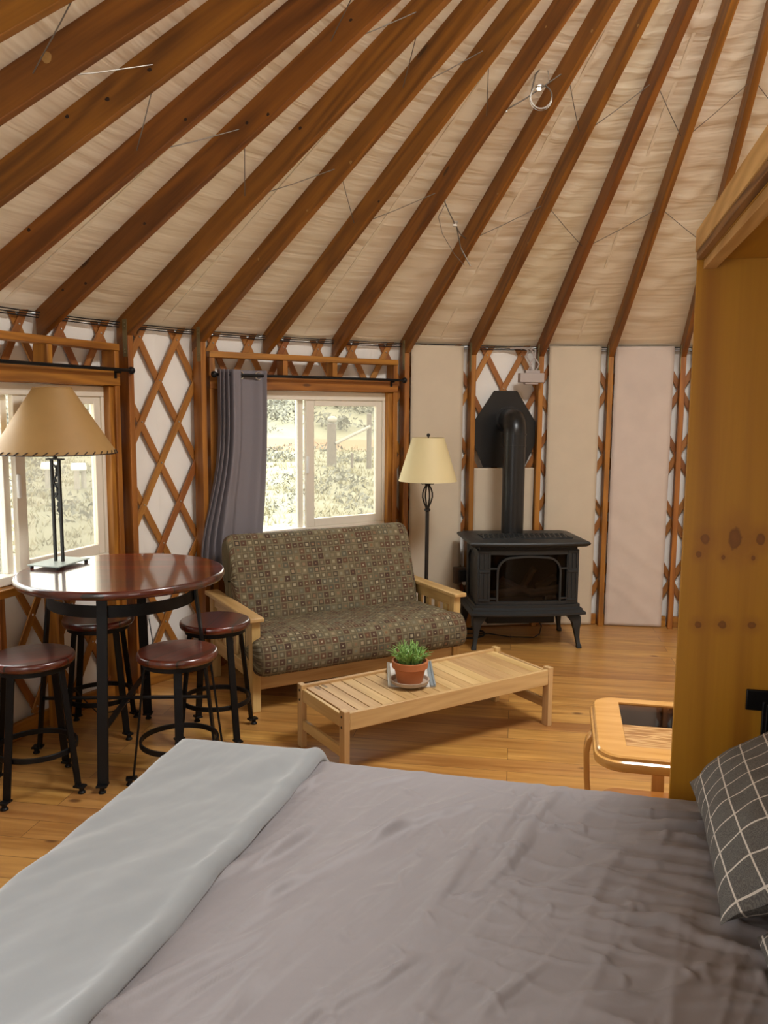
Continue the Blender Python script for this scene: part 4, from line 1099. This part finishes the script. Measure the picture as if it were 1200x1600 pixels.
# ---------------------------------------------------------------- slatted coffee table
root = thing('coffee_table', (0.243, 4.167, 0), radians(32.3), 'low pale slatted wooden coffee table in front of the loveseat', 'table')
TL, TW = 0.645, 0.241
for sx in (-1, 1):
    for sy in (-1, 1):
        xa, xb = sorted((sx * TL, sx * (TL - 0.030))); ya, yb = sorted((sy * TW, sy * (TW - 0.048)))
        lg = bxs('leg', 'teak', root, (xa, xb, ya, yb, 0.0, 0.326), bev=0.003)
        b = MB()
        for z in (0.296, 0.246): b.lathe([(0.006, 0), (0.006, 0.002), (0.003, 0.003)], 12, (sx * TL, sy * (TW - 0.026), z), X=V((0, 1, 0)) * sx, Y=V((0, 0, 1)), Z=V((sx, 0, 0)))
        build('bolt', b, 'bronze', lg, False)
for sy in (-1, 1):
    ya, yb = sorted((sy * (TW - 0.004), sy * (TW - 0.026))); bxs('side_rail', 'teak', root, (-TL + 0.031, TL - 0.031, ya, yb, 0.232, 0.316), bev=0.003)
for sx in (-1, 1):
    xa, xb = sorted((sx * (TL - 0.006), sx * (TL - 0.024))); bxs('end_rail', 'teak', root, (xa, xb, -TW + 0.049, TW - 0.049, 0.240, 0.304), bev=0.002)
    bxs('stretcher', 'teak', root, (xa, xb, -TW + 0.049, TW - 0.049, 0.095, 0.145), bev=0.002)
ns = 18; x0 = -TL + 0.032; pw = (2 * TL - 0.064) / ns
for k in range(ns): bxs('slat', 'teak', root, (x0 + k * pw + 0.0028 - 0.00012 * k, x0 + (k + 1) * pw - 0.0028 + 0.00012 * k, -TW + 0.0275, TW - 0.0275, 0.288, 0.304), bev=0.0015)

# guest folder, saucer, pot and plant on the coffee table
root = thing('folder', (0.142, 4.195, 0.3133), radians(1), 'pale printed folder with grey edge strips lying under the plant saucer', 'folder')
root.rotation_euler = (0.055, 0, radians(1))
bxs('cover', 'paper', root, (-0.118, 0.118, -0.165, 0.165, 0.0005, 0.006), bev=0.001)
b = MB(); b.box((0.104, 0, 0.009), (0.018, 0.335, 0.012)); b.box((0.118, 0, 0.012), (0.010, 0.335, 0.016)); build('spine', b, 'slategrey', root, False, bevel=0.003)
b = MB(); b.box((-0.110, 0, 0.008), (0.016, 0.335, 0.006)); build('edge_strip', b, 'steel', root, False, bevel=0.002)
PX_, PY_ = 0.137, 4.055
root = thing('plant_saucer', (PX_, PY_, 0.3170), 0, 'pale clay saucer under the terracotta pot', 'saucer')
b = MB(); b.lathe([(0.078, 0), (0.094, 0.008), (0.100, 0.026), (0.093, 0.026), (0.086, 0.012), (0.002, 0.010)], 48, capt=True); o = build('dish', b, 'saucer', root, False)
root = thing('potted_plant', (PX_, PY_, 0.3275), 0, 'small terracotta pot of bright green grassy plant on the coffee table', 'plant')
b = MB(); b.lathe([(0.060, 0), (0.064, 0.003), (0.079, 0.072), (0.086, 0.074), (0.091, 0.078), (0.093, 0.110), (0.090, 0.112), (0.083, 0.112), (0.079, 0.085), (0.050, 0.02)], 48); build('pot', b, 'terracotta', root, False)
b = MB(); b.lathe([(0.0795, 0.088), (0.055, 0.097), (0.002, 0.099)], 32, capb=False); build('soil', b, 'soil', root, False)
b = MB()
for k in range(120):
    a = random.uniform(0, 2 * pi); r = 0.055 * sqrt(random.random()); l = random.uniform(0.05, 0.115); lean = random.uniform(0.1, 1.15) * (0.4 + r / 0.055 * 0.7)
    base = V((r * cos(a), r * sin(a), 0.092)); pts = []
    a2 = a + random.uniform(-0.7, 0.7)
    for q in range(5):
        t = q / 4; th = lean * t; pts.append(base + V((cos(a2) * l * sin(th) * t, sin(a2) * l * sin(th) * t, l * t * cos(th * 0.75))))
    b.tube(pts, [0.0022, 0.0042, 0.0042, 0.0028, 0.0006], 5)
    if random.random() < 0.6:
        for q in (1, 2, 3):
            p = pts[q]; dd = V((random.uniform(-1, 1), random.uniform(-1, 1), random.uniform(0.1, 1))).normalized() * 0.024
            b.tube([p, p + dd * 0.6, p + dd], [0.0018, 0.0034, 0.0005], 4)
build('foliage', b, 'leaf', root, False)

# ---------------------------------------------------------------- gas stove
SX, SY, SRZ = 1.004, 5.985, radians(5.3)
root = thing('gas_stove', (SX, SY, 0), SRZ, 'black cast iron stove on four curved legs standing against the wall', 'stove')
HW = 0.368
def yf(x, off=0.0): return -0.225 - 0.032 * (1 - min(1, (x / HW) ** 2)) - off
def plan(hw, grow, yb, n=20):
    """outline with a bowed front"""
    pts = [(-hw, yb), ]
    for k in range(n + 1):
        x = -hw + 2 * hw * k / n; pts.append((x, -0.225 - grow - 0.032 * (1 - (x / hw) ** 2)))
    pts.append((hw, yb)); return pts
def slab(b, lst):
    b.loft([[V((x, y, z)) for x, y in plan(hw, g, yb)] for hw, g, yb, z in lst])
b = MB(); slab(b, [(0.405, 0.035, 0.245, 0.742), (0.425, 0.052, 0.255, 0.756), (0.430, 0.056, 0.258, 0.768), (0.422, 0.050, 0.252, 0.777), (0.36, 0.0, 0.225, 0.788), (0.345, -0.012, 0.215, 0.790)])
tp = build('top_plate', b, 'iron', root, False, smooth=25)
b = MB()                                      # pierced grille on the top
for k in range(17):
    x = -0.30 + 0.6 * k / 16; b.bar((x - 0.02, -0.20, 0.793), (x + 0.02, 0.02, 0.794), 0.009, 0.009); b.bar((x + 0.02, -0.20, 0.795), (x - 0.02, 0.02, 0.795), 0.007, 0.006)
for k in range(8): b.bar((-0.32, -0.2 + k * 0.0314, 0.7935), (0.32, -0.2 + k * 0.0314, 0.7935), 0.006, 0.006)
build('grille', b, 'iron', tp, False, smooth=0)
b = MB(); slab(b, [(0.352, 0.0, 0.20, 0.715), (0.352, 0.0, 0.20, 0.7415)]); build('hood', b, 'black', root, False)
b = MB(); slab(b, [(0.385, 0.025, 0.225, 0.245), (0.415, 0.050, 0.245, 0.256), (0.415, 0.050, 0.245, 0.272), (0.395, 0.030, 0.232, 0.284), (0.395, 0.030, 0.232, 0.295), (0.378, 0.014, 0.22, 0.305), (0.378, 0.014, 0.22, 0.325)])
build('plinth', b, 'iron', root, False, smooth=25)
b = MB(); b.box((0, 0.205, 0.52), (0.72, 0.012, 0.39)); build('back_panel', b, 'black', root, False)
for s in (-1, 1):                             # sides with an arched recess
    b = MB(); b.box((s * 0.352, -0.155, 0.52), (0.022, 0.12, 0.388)); b.box((s * 0.352, 0.165, 0.52), (0.022, 0.07, 0.388)); b.box((s * 0.344, 0.0, 0.52), (0.006, 0.36, 0.388))
    pts = [V((s * 0.358, 0.018 - 0.118 * cos(a), 0.60 + 0.085 * sin(a))) for a in [pi * k / 14 for k in range(15)]]
    for k in range(14):
        p, q = pts[k], pts[k + 1]; b.add([V((s * 0.360, p.y, p.z)), V((s * 0.360, q.y, q.z)), V((s * 0.360, q.y, 0.714)), V((s * 0.360, p.y, 0.714)), V((s * 0.346, p.y, p.z)), V((s * 0.346, q.y, q.z)), V((s * 0.346, q.y, 0.714)), V((s * 0.346, p.y, 0.714))], MB.BF)
    b.sweep(pts, 0.012, 0.012, upv=V((1, 0, 0))); build('side_panel', b, 'iron', root, False, bevel=0.002)
def strip(b, x0, x1, z0, z1, off, th, n=10):
    """panel that follows the bowed front"""
    vs = []
    for k in range(n + 1):
        x = x0 + (x1 - x0) * k / n
        vs += [V((x, yf(x, off), z0)), V((x, yf(x, off), z1)), V((x, yf(x, off) + th, z1)), V((x, yf(x, off) + th, z0))]
    fs = [(0, 1, 2, 3), tuple(n * 4 + k for k in (3, 2, 1, 0))]
    for k in range(n):
        for q in range(4): fs.append((k * 4 + q, k * 4 + 4 + q, k * 4 + 4 + (q + 1) % 4, k * 4 + (q + 1) % 4))
    b.add(vs, fs)
for s in (-1, 1):                             # corner columns
    b = MB(); xa, xb = sorted((s * 0.366, s * 0.275)); strip(b, xa, xb, 0.326, 0.714, 0.0, 0.05)
    for (za, zb) in ((0.372, 0.548), (0.585, 0.69)):
        for xx in (0.348, 0.318, 0.288): xa, xb = sorted((s * (xx + 0.004), s * (xx - 0.004))); strip(b, xa, xb, za, zb, 0.006, 0.01, 3)
    xa, xb = sorted((s * 0.356, s * 0.282)); strip(b, xa, xb, 0.556, 0.572, 0.010, 0.02, 4); strip(b, xa, xb, 0.350, 0.364, 0.008, 0.02, 4); strip(b, xa, xb, 0.695, 0.708, 0.008, 0.02, 4)
    build('column', b, 'iron', root, False, bevel=0.0015)
b = MB(); strip(b, -0.275, 0.275, 0.685, 0.714, 0.002, 0.03, 16); strip(b, -0.275, 0.275, 0.326, 0.350, 0.002, 0.03, 16)
ar = [(-0.226, 0.350), (-0.226, 0.56)] + [(-0.226 + 0.10 * (1 - cos(a)), 0.56 + 0.105 * sin(a)) for a in [pi / 2 * k / 8 for k in range(1, 9)]] + [(-0.126 + 0.252 * k / 8, 0.665 + 0.008 * sin(pi * k / 8)) for k in range(1, 8)] + [(0.226 - 0.10 * (1 - cos(a)), 0.56 + 0.105 * sin(a)) for a in [pi / 2 * k / 8 for k in range(8, 0, -1)]] + [(0.226, 0.56), (0.226, 0.350)]
b.sweep([V((x, yf(x, 0.002), z)) for x, z in ar], 0.014, 0.016, upv=V((0, -1, 0)))
for s in (-1, 1):
    for z in (0.585, 0.37): xa, xb = sorted((s * 0.226, s * 0.28)); strip(b, xa, xb, z - 0.006, z + 0.006, 0.002, 0.014, 3)
build('front_arch', b, 'iron', root, False)
b = MB(); strip(b, -0.276, 0.276, 0.345, 0.69, -0.016, 0.004, 16); build('glass', b, 'fireglass', root, False, smooth=30)
b = MB(); b.box((0, 0.0, 0.335), (0.66, 0.36, 0.018))
build('fire_bed', b, 'log', root, False)
def log(p0, p1, r):
    b = MB(); p0, p1 = V(p0), V(p1); pts = [p0.lerp(p1, k / 8) + V((0.006 * nz(k, 1, r * 90), 0.006 * nz(k, 5, r * 70), 0.008 * nz(k * 1.3, r * 50))) for k in range(9)]
    b.tube(pts, [r * (0.85 + 0.25 * nz(k * 0.9, r * 99)) for k in range(9)], 10); build('log', b, 'log', root, False)
log((-0.27, -0.13, 0.375), (0.02, -0.10, 0.40), 0.034); log((0.03, -0.12, 0.38), (0.27, -0.10, 0.405), 0.036)
log((-0.16, -0.05, 0.47), (0.04, -0.14, 0.38), 0.028); log((0.0, -0.03, 0.385), (0.075, -0.10, 0.56), 0.028); log((0.13, 0.0, 0.40), (0.24, -0.08, 0.49), 0.03)
log((0.13, -0.19, 0.362), (0.22, -0.185, 0.366), 0.018)
b = MB(); b.box((-0.02, 0.02, 0.202), (0.50, 0.30, 0.085)); build('valve_box', b, 'black', root, False, bevel=0.006)
def sleg(sx, sy):
    b = MB(); d = V((sx * 0.86, sy * 0.5, 0)); rings = []
    for (o_, z, hw, hd) in ((0.0, 0.246, 0.050, 0.042), (0.012, 0.225, 0.046, 0.040), (0.018, 0.19, 0.032, 0.030), (0.016, 0.14, 0.022, 0.022), (0.018, 0.08, 0.0155, 0.016), (0.024, 0.035, 0.014, 0.014), (0.030, 0.022, 0.017, 0.017), (0.032, 0.0, 0.018, 0.018)):
        c = V((sx * 0.352, sy * 0.205, z)) + V((sx, sy, 0)) * o_
        x_in = 0.6 * (hw - 0.016) * -sx; y_in = 0.6 * (hd - 0.016) * -sy
        rings.append([c + V((x_in + qx * hw, y_in + qy * hd, 0)) for qx, qy in ((-1, -1), (1, -1), (1, 1), (-1, 1))])
    b.loft(rings[::-1]); build('leg', b, 'iron', root, False, bevel=0.004)
for sx in (-1, 1):
    for sy in (-1, 1): sleg(sx, sy)

# flue: pipe up, elbow to the wall
FPX, FPY, FR_ = 0.952, 6.085, 0.082
root = thing('stovepipe', (FPX, FPY, 0.790), 0, 'black stovepipe rising from the stove and bending into the wall', 'stovepipe')
b = MB(); b.lathe([(FR_, 0.792), (FR_, 1.430)], 40, (FPX, FPY, 0)); b.lathe([(FR_ + 0.004, 1.425), (FR_ + 0.004, 1.437)], 40, (FPX, FPY, 0)); b.lathe([(FR_ + 0.002, 1.437), (FR_ + 0.002, 1.518)], 40, (FPX, FPY, 0)); b.lathe([(FR_ + 0.006, 1.512), (FR_ + 0.006, 1.522)], 40, (FPX, FPY, 0))
build('pipe', b, 'pipe', root)
b = MB(); pts = [V((FPX, FPY, 1.515))] + [V((FPX, FPY + 0.100 * (1 - cos(a)), 1.520 + 0.100 * sin(a))) for a in [pi / 2 * k / 8 for k in range(9)]] + [V((FPX, 6.385, 1.620))]
b.tube(pts, FR_ + 0.001, 40); build('elbow', b, 'pipe', root)
b = MB(); b.lathe([(FR_ + 0.022, -0.028), (FR_ + 0.022, 0.0), (FR_ + 0.030, 0.002), (FR_ + 0.030, 0.006)], 40, (FPX, 6.385, 1.620), Y=V((0, 0, 1)), Z=V((0, 1, 0)))
build('collar', b, 'pipe', root)
d = outward(10.5); t = V((d.y, -d.x, 0)); pc = polar(10.5, 3.583)
oct_ = [(-0.092, 1.838), (0.092, 1.838), (0.245, 1.605), (0.245, 1.435), (0.165, 1.256), (-0.165, 1.256), (-0.245, 1.435), (-0.245, 1.605)]
b = MB(); b.loft([[pc + t * x + d * y + V((0, 0, z)) for x, z in oct_] for y in (0.004, 0.0)])
tag(build('flue_plate', b, 'pipe', bevel=0.001), 'flat black eight-sided wall plate where the stovepipe meets the wall', 'wall plate')

# ---------------------------------------------------------------- curtain and rods
def rod(c, x0, x1, label):
    P, t, d = win_frame(c)
    root = thing('curtain_rod', P((x0 + x1) / 2, 3.45, 1.902), 0, label, 'curtain rod')
    b = MB(); b.tube([P(x0, 3.45, 1.902), P(x1, 3.45, 1.902)], 0.0095, 12); build('rod', b, 'black', root)
    for x in (x0 - 0.012, x1 + 0.012):
        b = MB(); b.sphere(P(x, 3.45, 1.902), 0.021, 14); build('finial', b, 'black', root)
    for x in (x0 + 0.075, x1 - 0.075):
        b = MB(); b.tube([P(x, 3.494, 1.89), P(x, 3.455, 1.89)], 0.006, 8); b.box(P(x, 3.492, 1.88), (0.018, 0.004, 0.05), t, d); build('bracket', b, 'black', root)
rod(3.5, -0.74, 0.765, 'black curtain rod over the window behind the bar table'); rod(7.5, -0.715, 0.745, 'black curtain rod over the loveseat window, carrying the grey curtain')
P, t, d = win_frame(7.5)
root = thing('curtain', P(-0.55, 3.46, 1.93), 0, 'grey curtain gathered at the left side of the loveseat window', 'curtain')
FOLDS = [(0.0, 3.41, -0.702), (0.05, 3.475, -0.694), (0.11, 3.405, -0.678), (0.17, 3.478, -0.664), (0.23, 3.405, -0.648), (0.29, 3.478, -0.634), (0.36, 3.408, -0.612), (0.50, 3.425, -0.565), (0.62, 3.472, -0.525), (0.76, 3.480, -0.455), (0.90, 3.455, -0.395), (1.0, 3.43, -0.370)]
def cur(a, c):
    for k in range(len(FOLDS) - 1):
        if FOLDS[k][0] <= a <= FOLDS[k + 1][0]: break
    f0, f1 = FOLDS[k], FOLDS[k + 1]; w = (a - f0[0]) / (f1[0] - f0[0]); w = w * w * (3 - 2 * w)
    y = f0[1] + (f1[1] - f0[1]) * w; x = f0[2] + (f1[2] - f0[2]) * (a - f0[0]) / (f1[0] - f0[0])
    z = 1.935 - 1.255 * c; g = sm(0.15, 1.0, c)
    xb = -0.835 + 0.40 * a ** 1.15                     # hem is pulled to the left and spreads
    x2 = x + (xb - x) * g ** 1.6 + 0.012 * sin(c * 5 + a * 4) * g
    y2 = y + (3.445 - y) * 0.25 * g + 0.012 * sin(a * 9 + c * 3.5) * g
    if c > 0.6: y2 -= 0.018 * sm(0.62, 0.75, c) * math.exp(-((a - 0.45) / 0.12) ** 2)
    return P(x2, y2, z), V((a * 1.0, z, 0))
b = MB(); b.grid(cur, 120, 60); build('cloth', b, 'curtain', root, thick=0.003, smooth=80)
b = MB(); b.grid(lambda a, c: (lambda q: (q[0] - d * 0.0032, q[1]))(cur(a, 0.0745 + 0.003 * c)), 120, 1); build('hem', b, 'curtain', root, smooth=0)
for x in (-0.545, -0.415):
    b = MB(); b.tube([P(x + 0.024 * cos(q), 3.458, 1.902 + 0.024 * sin(q)) for q in [2 * pi * k / 24 for k in range(24)]], 0.0045, 8, True); build('grommet', b, 'steel', root)

# ---------------------------------------------------------------- boxes and cords on the wall
root = thing('electrical_box', polar(10.82, 3.50, 1.935), ang(10.82) - pi / 2, 'grey electrical box fixed high on the post above the stove', 'box')
b = MB(); b.box((0, 0, 0), (0.185, 0.075, 0.070)); build('box', b, 'greypl', root, False, bevel=0.003)
b = MB(); b.box((0.01, 0.01, 0.046), (0.11, 0.05, 0.022)); b.box((0.0, 0.0, -0.042), (0.10, 0.05, 0.014)); build('fitting', b, 'greypl', root, False, bevel=0.002)
b = MB()
for k in range(3):
    x = -0.02 + 0.03 * k; b.tube([V((x, 0.01, 0.055)), V((x + 0.02 * (-1) ** k, 0.0, 0.10)), V((x - 0.015 * (-1) ** k, 0.01, 0.155)), V((x, 0.03, 0.205)), V((x - 0.03, 0.07, 0.225)), V((x - 0.12, 0.10, 0.222))], 0.0055, 8)
build('conduit', b, 'greypl', root, False)
root = thing('outlet_box', polar(9.84, 3.53, 0.43), ang(9.84) - pi / 2, 'brown outlet box with a black adapter left of the stove', 'outlet')
b = MB(); b.box((0, 0.02, 0), (0.088, 0.045, 0.125)); build('box', b, 'boxbrown', root, False, bevel=0.003)
b = MB(); b.box((0.012, -0.018, 0.0), (0.056, 0.032, 0.085)); build('adapter', b, 'rubber', root, False, bevel=0.003)
b = MB(); b.lathe([(0.018, 0), (0.018, 0.016), (0.012, 0.02)], 20, (0.03, -0.003, -0.055), Y=V((0, 0, 1)), Z=V((0, -1, 0))); build('plug', b, 'whitepl', root, False)
root = thing('wall_outlet', polar(5.2, 3.618, 0.43), ang(5.2) - pi / 2, 'small outlet with grey conduits low on the wall behind the bar table', 'outlet')
b = MB(); b.box((-0.02, 0, 0), (0.055, 0.03, 0.10)); build('box', b, 'greypl', root, False, bevel=0.003)
b = MB(); b.box((0.028, -0.005, 0.015), (0.035, 0.03, 0.06)); build('plug', b, 'whitepl', root, False, bevel=0.003)
b = MB()
for x, x2 in ((-0.035, -0.045), (-0.01, 0.045)): b.tube([V((x, 0, -0.05)), V((x - 0.005, 0, -0.12)), V((x2, 0, -0.32)), V((x2, 0, -0.345))], 0.007, 8)
build('conduit', b, 'greypl', root, False)
b = MB(); b.tube([polar(5.22, 3.60, 0.42), polar(5.14, 3.52, 0.3), polar(4.95, 3.51, 0.12), polar(4.75, 3.48, 0.008), polar(4.4, 3.44, 0.006), polar(4.2, 3.44, 0.03), polar(4.0, 3.46, 0.16), polar(3.9, 3.47, 0.24)], 0.0035, 6)
tag(build('power_cord', b, 'rubber'), 'thin black cord drooping along the wall behind the bar table stools', 'cord')
b = MB(); pts = [polar(9.87, 3.50, 0.36), polar(9.95, 3.49, 0.2), V((0.50, 6.10, 0.02))]
for k in range(34): a = 2.4 + 2 * pi * k / 15; pts.append(V((0.62 + 0.15 * cos(a), 6.10 + 0.13 * sin(a), 0.006 + 0.0006 * k)))
pts += [V((0.80, 6.12, 0.008)), V((0.95, 6.04, 0.006)), V((1.13, 6.03, 0.006)), V((1.18, 6.08, 0.02)), V((1.20, 6.12, 0.07)), V((1.15, 6.10, 0.155))]
b.tube(pts, 0.0045, 8)
tag(build('power_cord', b, 'rubber'), 'black cord coiled on the floor under the stove', 'cord')

# ---------------------------------------------------------------- oak end table behind the cabinet
ERZ = radians(-12)
EX, EY, EZ = 1.075, 2.955, 0.525
root = thing('end_table', (EX, EY, 0), ERZ, 'glossy oak end table with a smoked glass inset behind the plywood panel', 'table')
def rrect(hx, hy, r, n=8):
    out = []
    for cx_, cy_, a0 in ((hx - r, hy - r, 0), (-hx + r, hy - r, pi / 2), (-hx + r, -hy + r, pi), (hx - r, -hy + r, 3 * pi / 2)):
        for k in range(n + 1): a = a0 + pi / 2 * k / n; out.append((cx_ + r * cos(a), cy_ + r * sin(a)))
    return out
def frame_loft(b, outer, inner, prof):
    """prof: list of (t, z), t=0 outer outline, 1 inner outline"""
    n = len(outer); rings = [[V((o_[0] + (i_[0] - o_[0]) * t_, o_[1] + (i_[1] - o_[1]) * t_, z)) for o_, i_ in zip(outer, inner)] for t_, z in prof]
    b.loft(rings + [rings[0]], False, False)
HX, HY = 0.288, 0.308
outer = rrect(HX, HY, 0.095); inn = [(x, y + 0.025) for x, y in rrect(0.175, 0.225, 0.004)]
b = MB(); frame_loft(b, outer, inn, [(0.13, EZ - 0.058), (0.03, EZ - 0.05), (0.0, EZ - 0.035), (0.03, EZ - 0.022), (0.12, EZ - 0.016), (0.125, EZ - 0.012), (0.11, EZ - 0.006), (0.16, EZ), (1.0, EZ), (1.0, EZ - 0.03)])
build('top_frame', b, 'oak', root, False, smooth=40)
b = MB(); b.box((0, 0.135, EZ - 0.008), (0.348, 0.226, 0.005)); build('glass_inset', b, 'smoked', root, False)
b = MB(); b.box((0, -0.090, EZ - 0.011), (0.346, 0.215, 0.012)); build('burl_panel', b, 'burl', root, False)
b = MB(); b.loft([[V((x, y, z)) for x, y in rrect(HX - 0.06, HY - 0.06, 0.07)] for z in (0.14, 0.162)]); build('shelf', b, 'oak', root, False, bevel=0.003)
for k, (lx, ly, dx, dy) in enumerate(((-HX + 0.012, 0.02, -1, 0), (0.0, -HY + 0.016, 0, -1), (HX - 0.012, 0.02, 1, 0), (0.0, HY - 0.016, 0, 1))):
    dv = V((dx, dy, 0)); c = V((lx, ly, 0)); b = MB()
    b.sweep([c + dv * o_ + V((0, 0, z)) for o_, z in ((-0.02, EZ - 0.045), (0.004, EZ - 0.05), (0.020, EZ - 0.075), (0.027, EZ - 0.12), (0.022, 0.30), (0.006, 0.15), (0.0, 0.0))], 0.050, 0.022, ups=[V((-dy, dx, 0)).cross(V((0, 0, 1))) if False else dv + V((0, 0, 0.35 if q < 2 else 0)) for q in range(7)])
    build('leg', b, 'oak', root, False, bevel=0.004)

# ================================================================== OUTDOORS
def hill(dist, az): return -0.50 + 0.20 * max(0.0, dist - 60) + 0.25 * nz(dist * 0.12, az * 8) + 0.02 * max(0, dist - 15)* 0.0
def gp(dist, az):
    x, y = dist * cos(az), dist * sin(az); return V((x, y, hill(dist, az)))
b = MB()
def gfn(a, c):
    dist = 6.6 * (130 / 6.6) ** c; az = radians(62 + 110 * a)
    p = gp(dist, az); p.z += 0.10 * nz(p.x * 0.6, p.y * 0.6) + 0.03 * nz(p.x * 2, p.y * 2); return p, p
b.grid(gfn, 160, 130)
o = build('ground', b, 'ground', smooth=80); struct(o)
# dry grass and sagebrush, uncountable
b = MB(); rnd = random.Random(3)
for k in range(5200):
    az = radians(rnd.uniform(78, 125)); dist = 8 + 38 * rnd.random() ** 1.3
    c = gp(dist, az); hgt = rnd.uniform(0.06, 0.18) * (0.7 + dist / 60)
    for q in range(5):
        a = rnd.uniform(0, 6.28); w = 0.012 + dist * 0.0006; dx = V((cos(a) * w, sin(a) * w, 0)); tip = V((rnd.uniform(-.12, .12), rnd.uniform(-.12, .12), hgt))
        o2 = V((rnd.uniform(-.12, .12), rnd.uniform(-.12, .12), -0.03)); b.add([c + o2 - dx, c + o2 + dx, c + o2 + tip], [(0, 1, 2)], tint=rnd.random())
o = build('dry_grass', b, 'grass', smooth=0); tag(o, 'pale dry grass growing outside beyond the windows', 'grass', kind='stuff')
b = MB()
for k in range(900):
    az = radians(rnd.uniform(86, 122)); dist = 16 + 84 * rnd.random() ** 0.9
    if k > 420: dist = 61 + 50 * rnd.random()
    if 44 < dist < 61: continue
    c = gp(dist, az); R = (1.7 if k > 420 else 1.0) * rnd.uniform(0.25, 0.6) * (0.8 + dist / 70)
    for q in range(46):
        e = V((rnd.gauss(0, 1), rnd.gauss(0, 1), abs(rnd.gauss(0, 1)))).normalized(); rr = R * (0.55 + 0.5 * rnd.random())
        p = c + V((e.x * rr, e.y * rr, e.z * rr * 0.75)); s_ = R * 0.16
        u_ = V((rnd.uniform(-1, 1), rnd.uniform(-1, 1), rnd.uniform(-1, 1))) * s_; w_ = V((rnd.uniform(-1, 1), rnd.uniform(-1, 1), rnd.uniform(-1, 1))) * s_
        b.add([p - u_, p + u_, p + w_], [(0, 1, 2)], tint=rnd.random())
o = build('sagebrush', b, 'sage', smooth=0); tag(o, 'grey green sagebrush scattered over the hillside outside', 'shrub', kind='stuff')
def post_out(loc, r, h, label):
    b = MB(); x, y, z = loc; b.lathe([(r * 1.05, z - 0.2), (r, z + h * 0.5), (r * 0.96, z + h), (r * 0.5, z + h + 0.03)], 12, (x, y, 0))
    return tag(build('fence_post', b, 'fencewood'), label, 'fence post')
post_out((-1.86, 29.2, -0.62), 0.165, 1.75, 'thick dark fence post topped by a white stone outside the right window')
b = MB(); b.sphere((-1.84, 29.2, 1.29), 0.15, 12, (1.2, 1, 0.85)); tag(build('white_stone', b, 'railwood'), 'white stone sitting on the thick fence post outside', 'stone')
post_out((-0.55, 29.6, -0.62), 0.09, 2.1, 'slim fence post at the right edge of the loveseat window view')
post_out((-1.15, 29.4, -0.62), 0.05, 0.7, 'short stake between the two fence posts outside')
b = MB(); b.tube([V((-1.72, 29.1, 0.45)), V((-0.50, 29.4, 1.05))], 0.055, 10); tag(build('fence_rail', b, 'railwood'), 'pale slanting pole rail between the fence posts outside', 'fence rail')
for (x, y, w, lab) in ((-8.25, 22.3, 0.20, 'log stool with a white slab top outside the left window'), (-9.15, 22.6, 0.23, 'second white-topped log stool, further left outside the window')):
    root = thing('log_stool', (x, y, -0.5), 0, lab, 'stool')
    b = MB(); b.lathe([(w, 0.48), (w * 1.05, 0.56), (w * 0.9, 0.66)], 14); build('top', b, 'vinyl', root, False)
    for k in range(3):
        a = k * 2.1 + 0.4; b = MB(); b.lathe([(0.07, -0.05), (0.065, 0.479)], 10, (0.6 * w * cos(a), 0.6 * w * sin(a), 0)); build('leg', b, 'railwood', root, False)
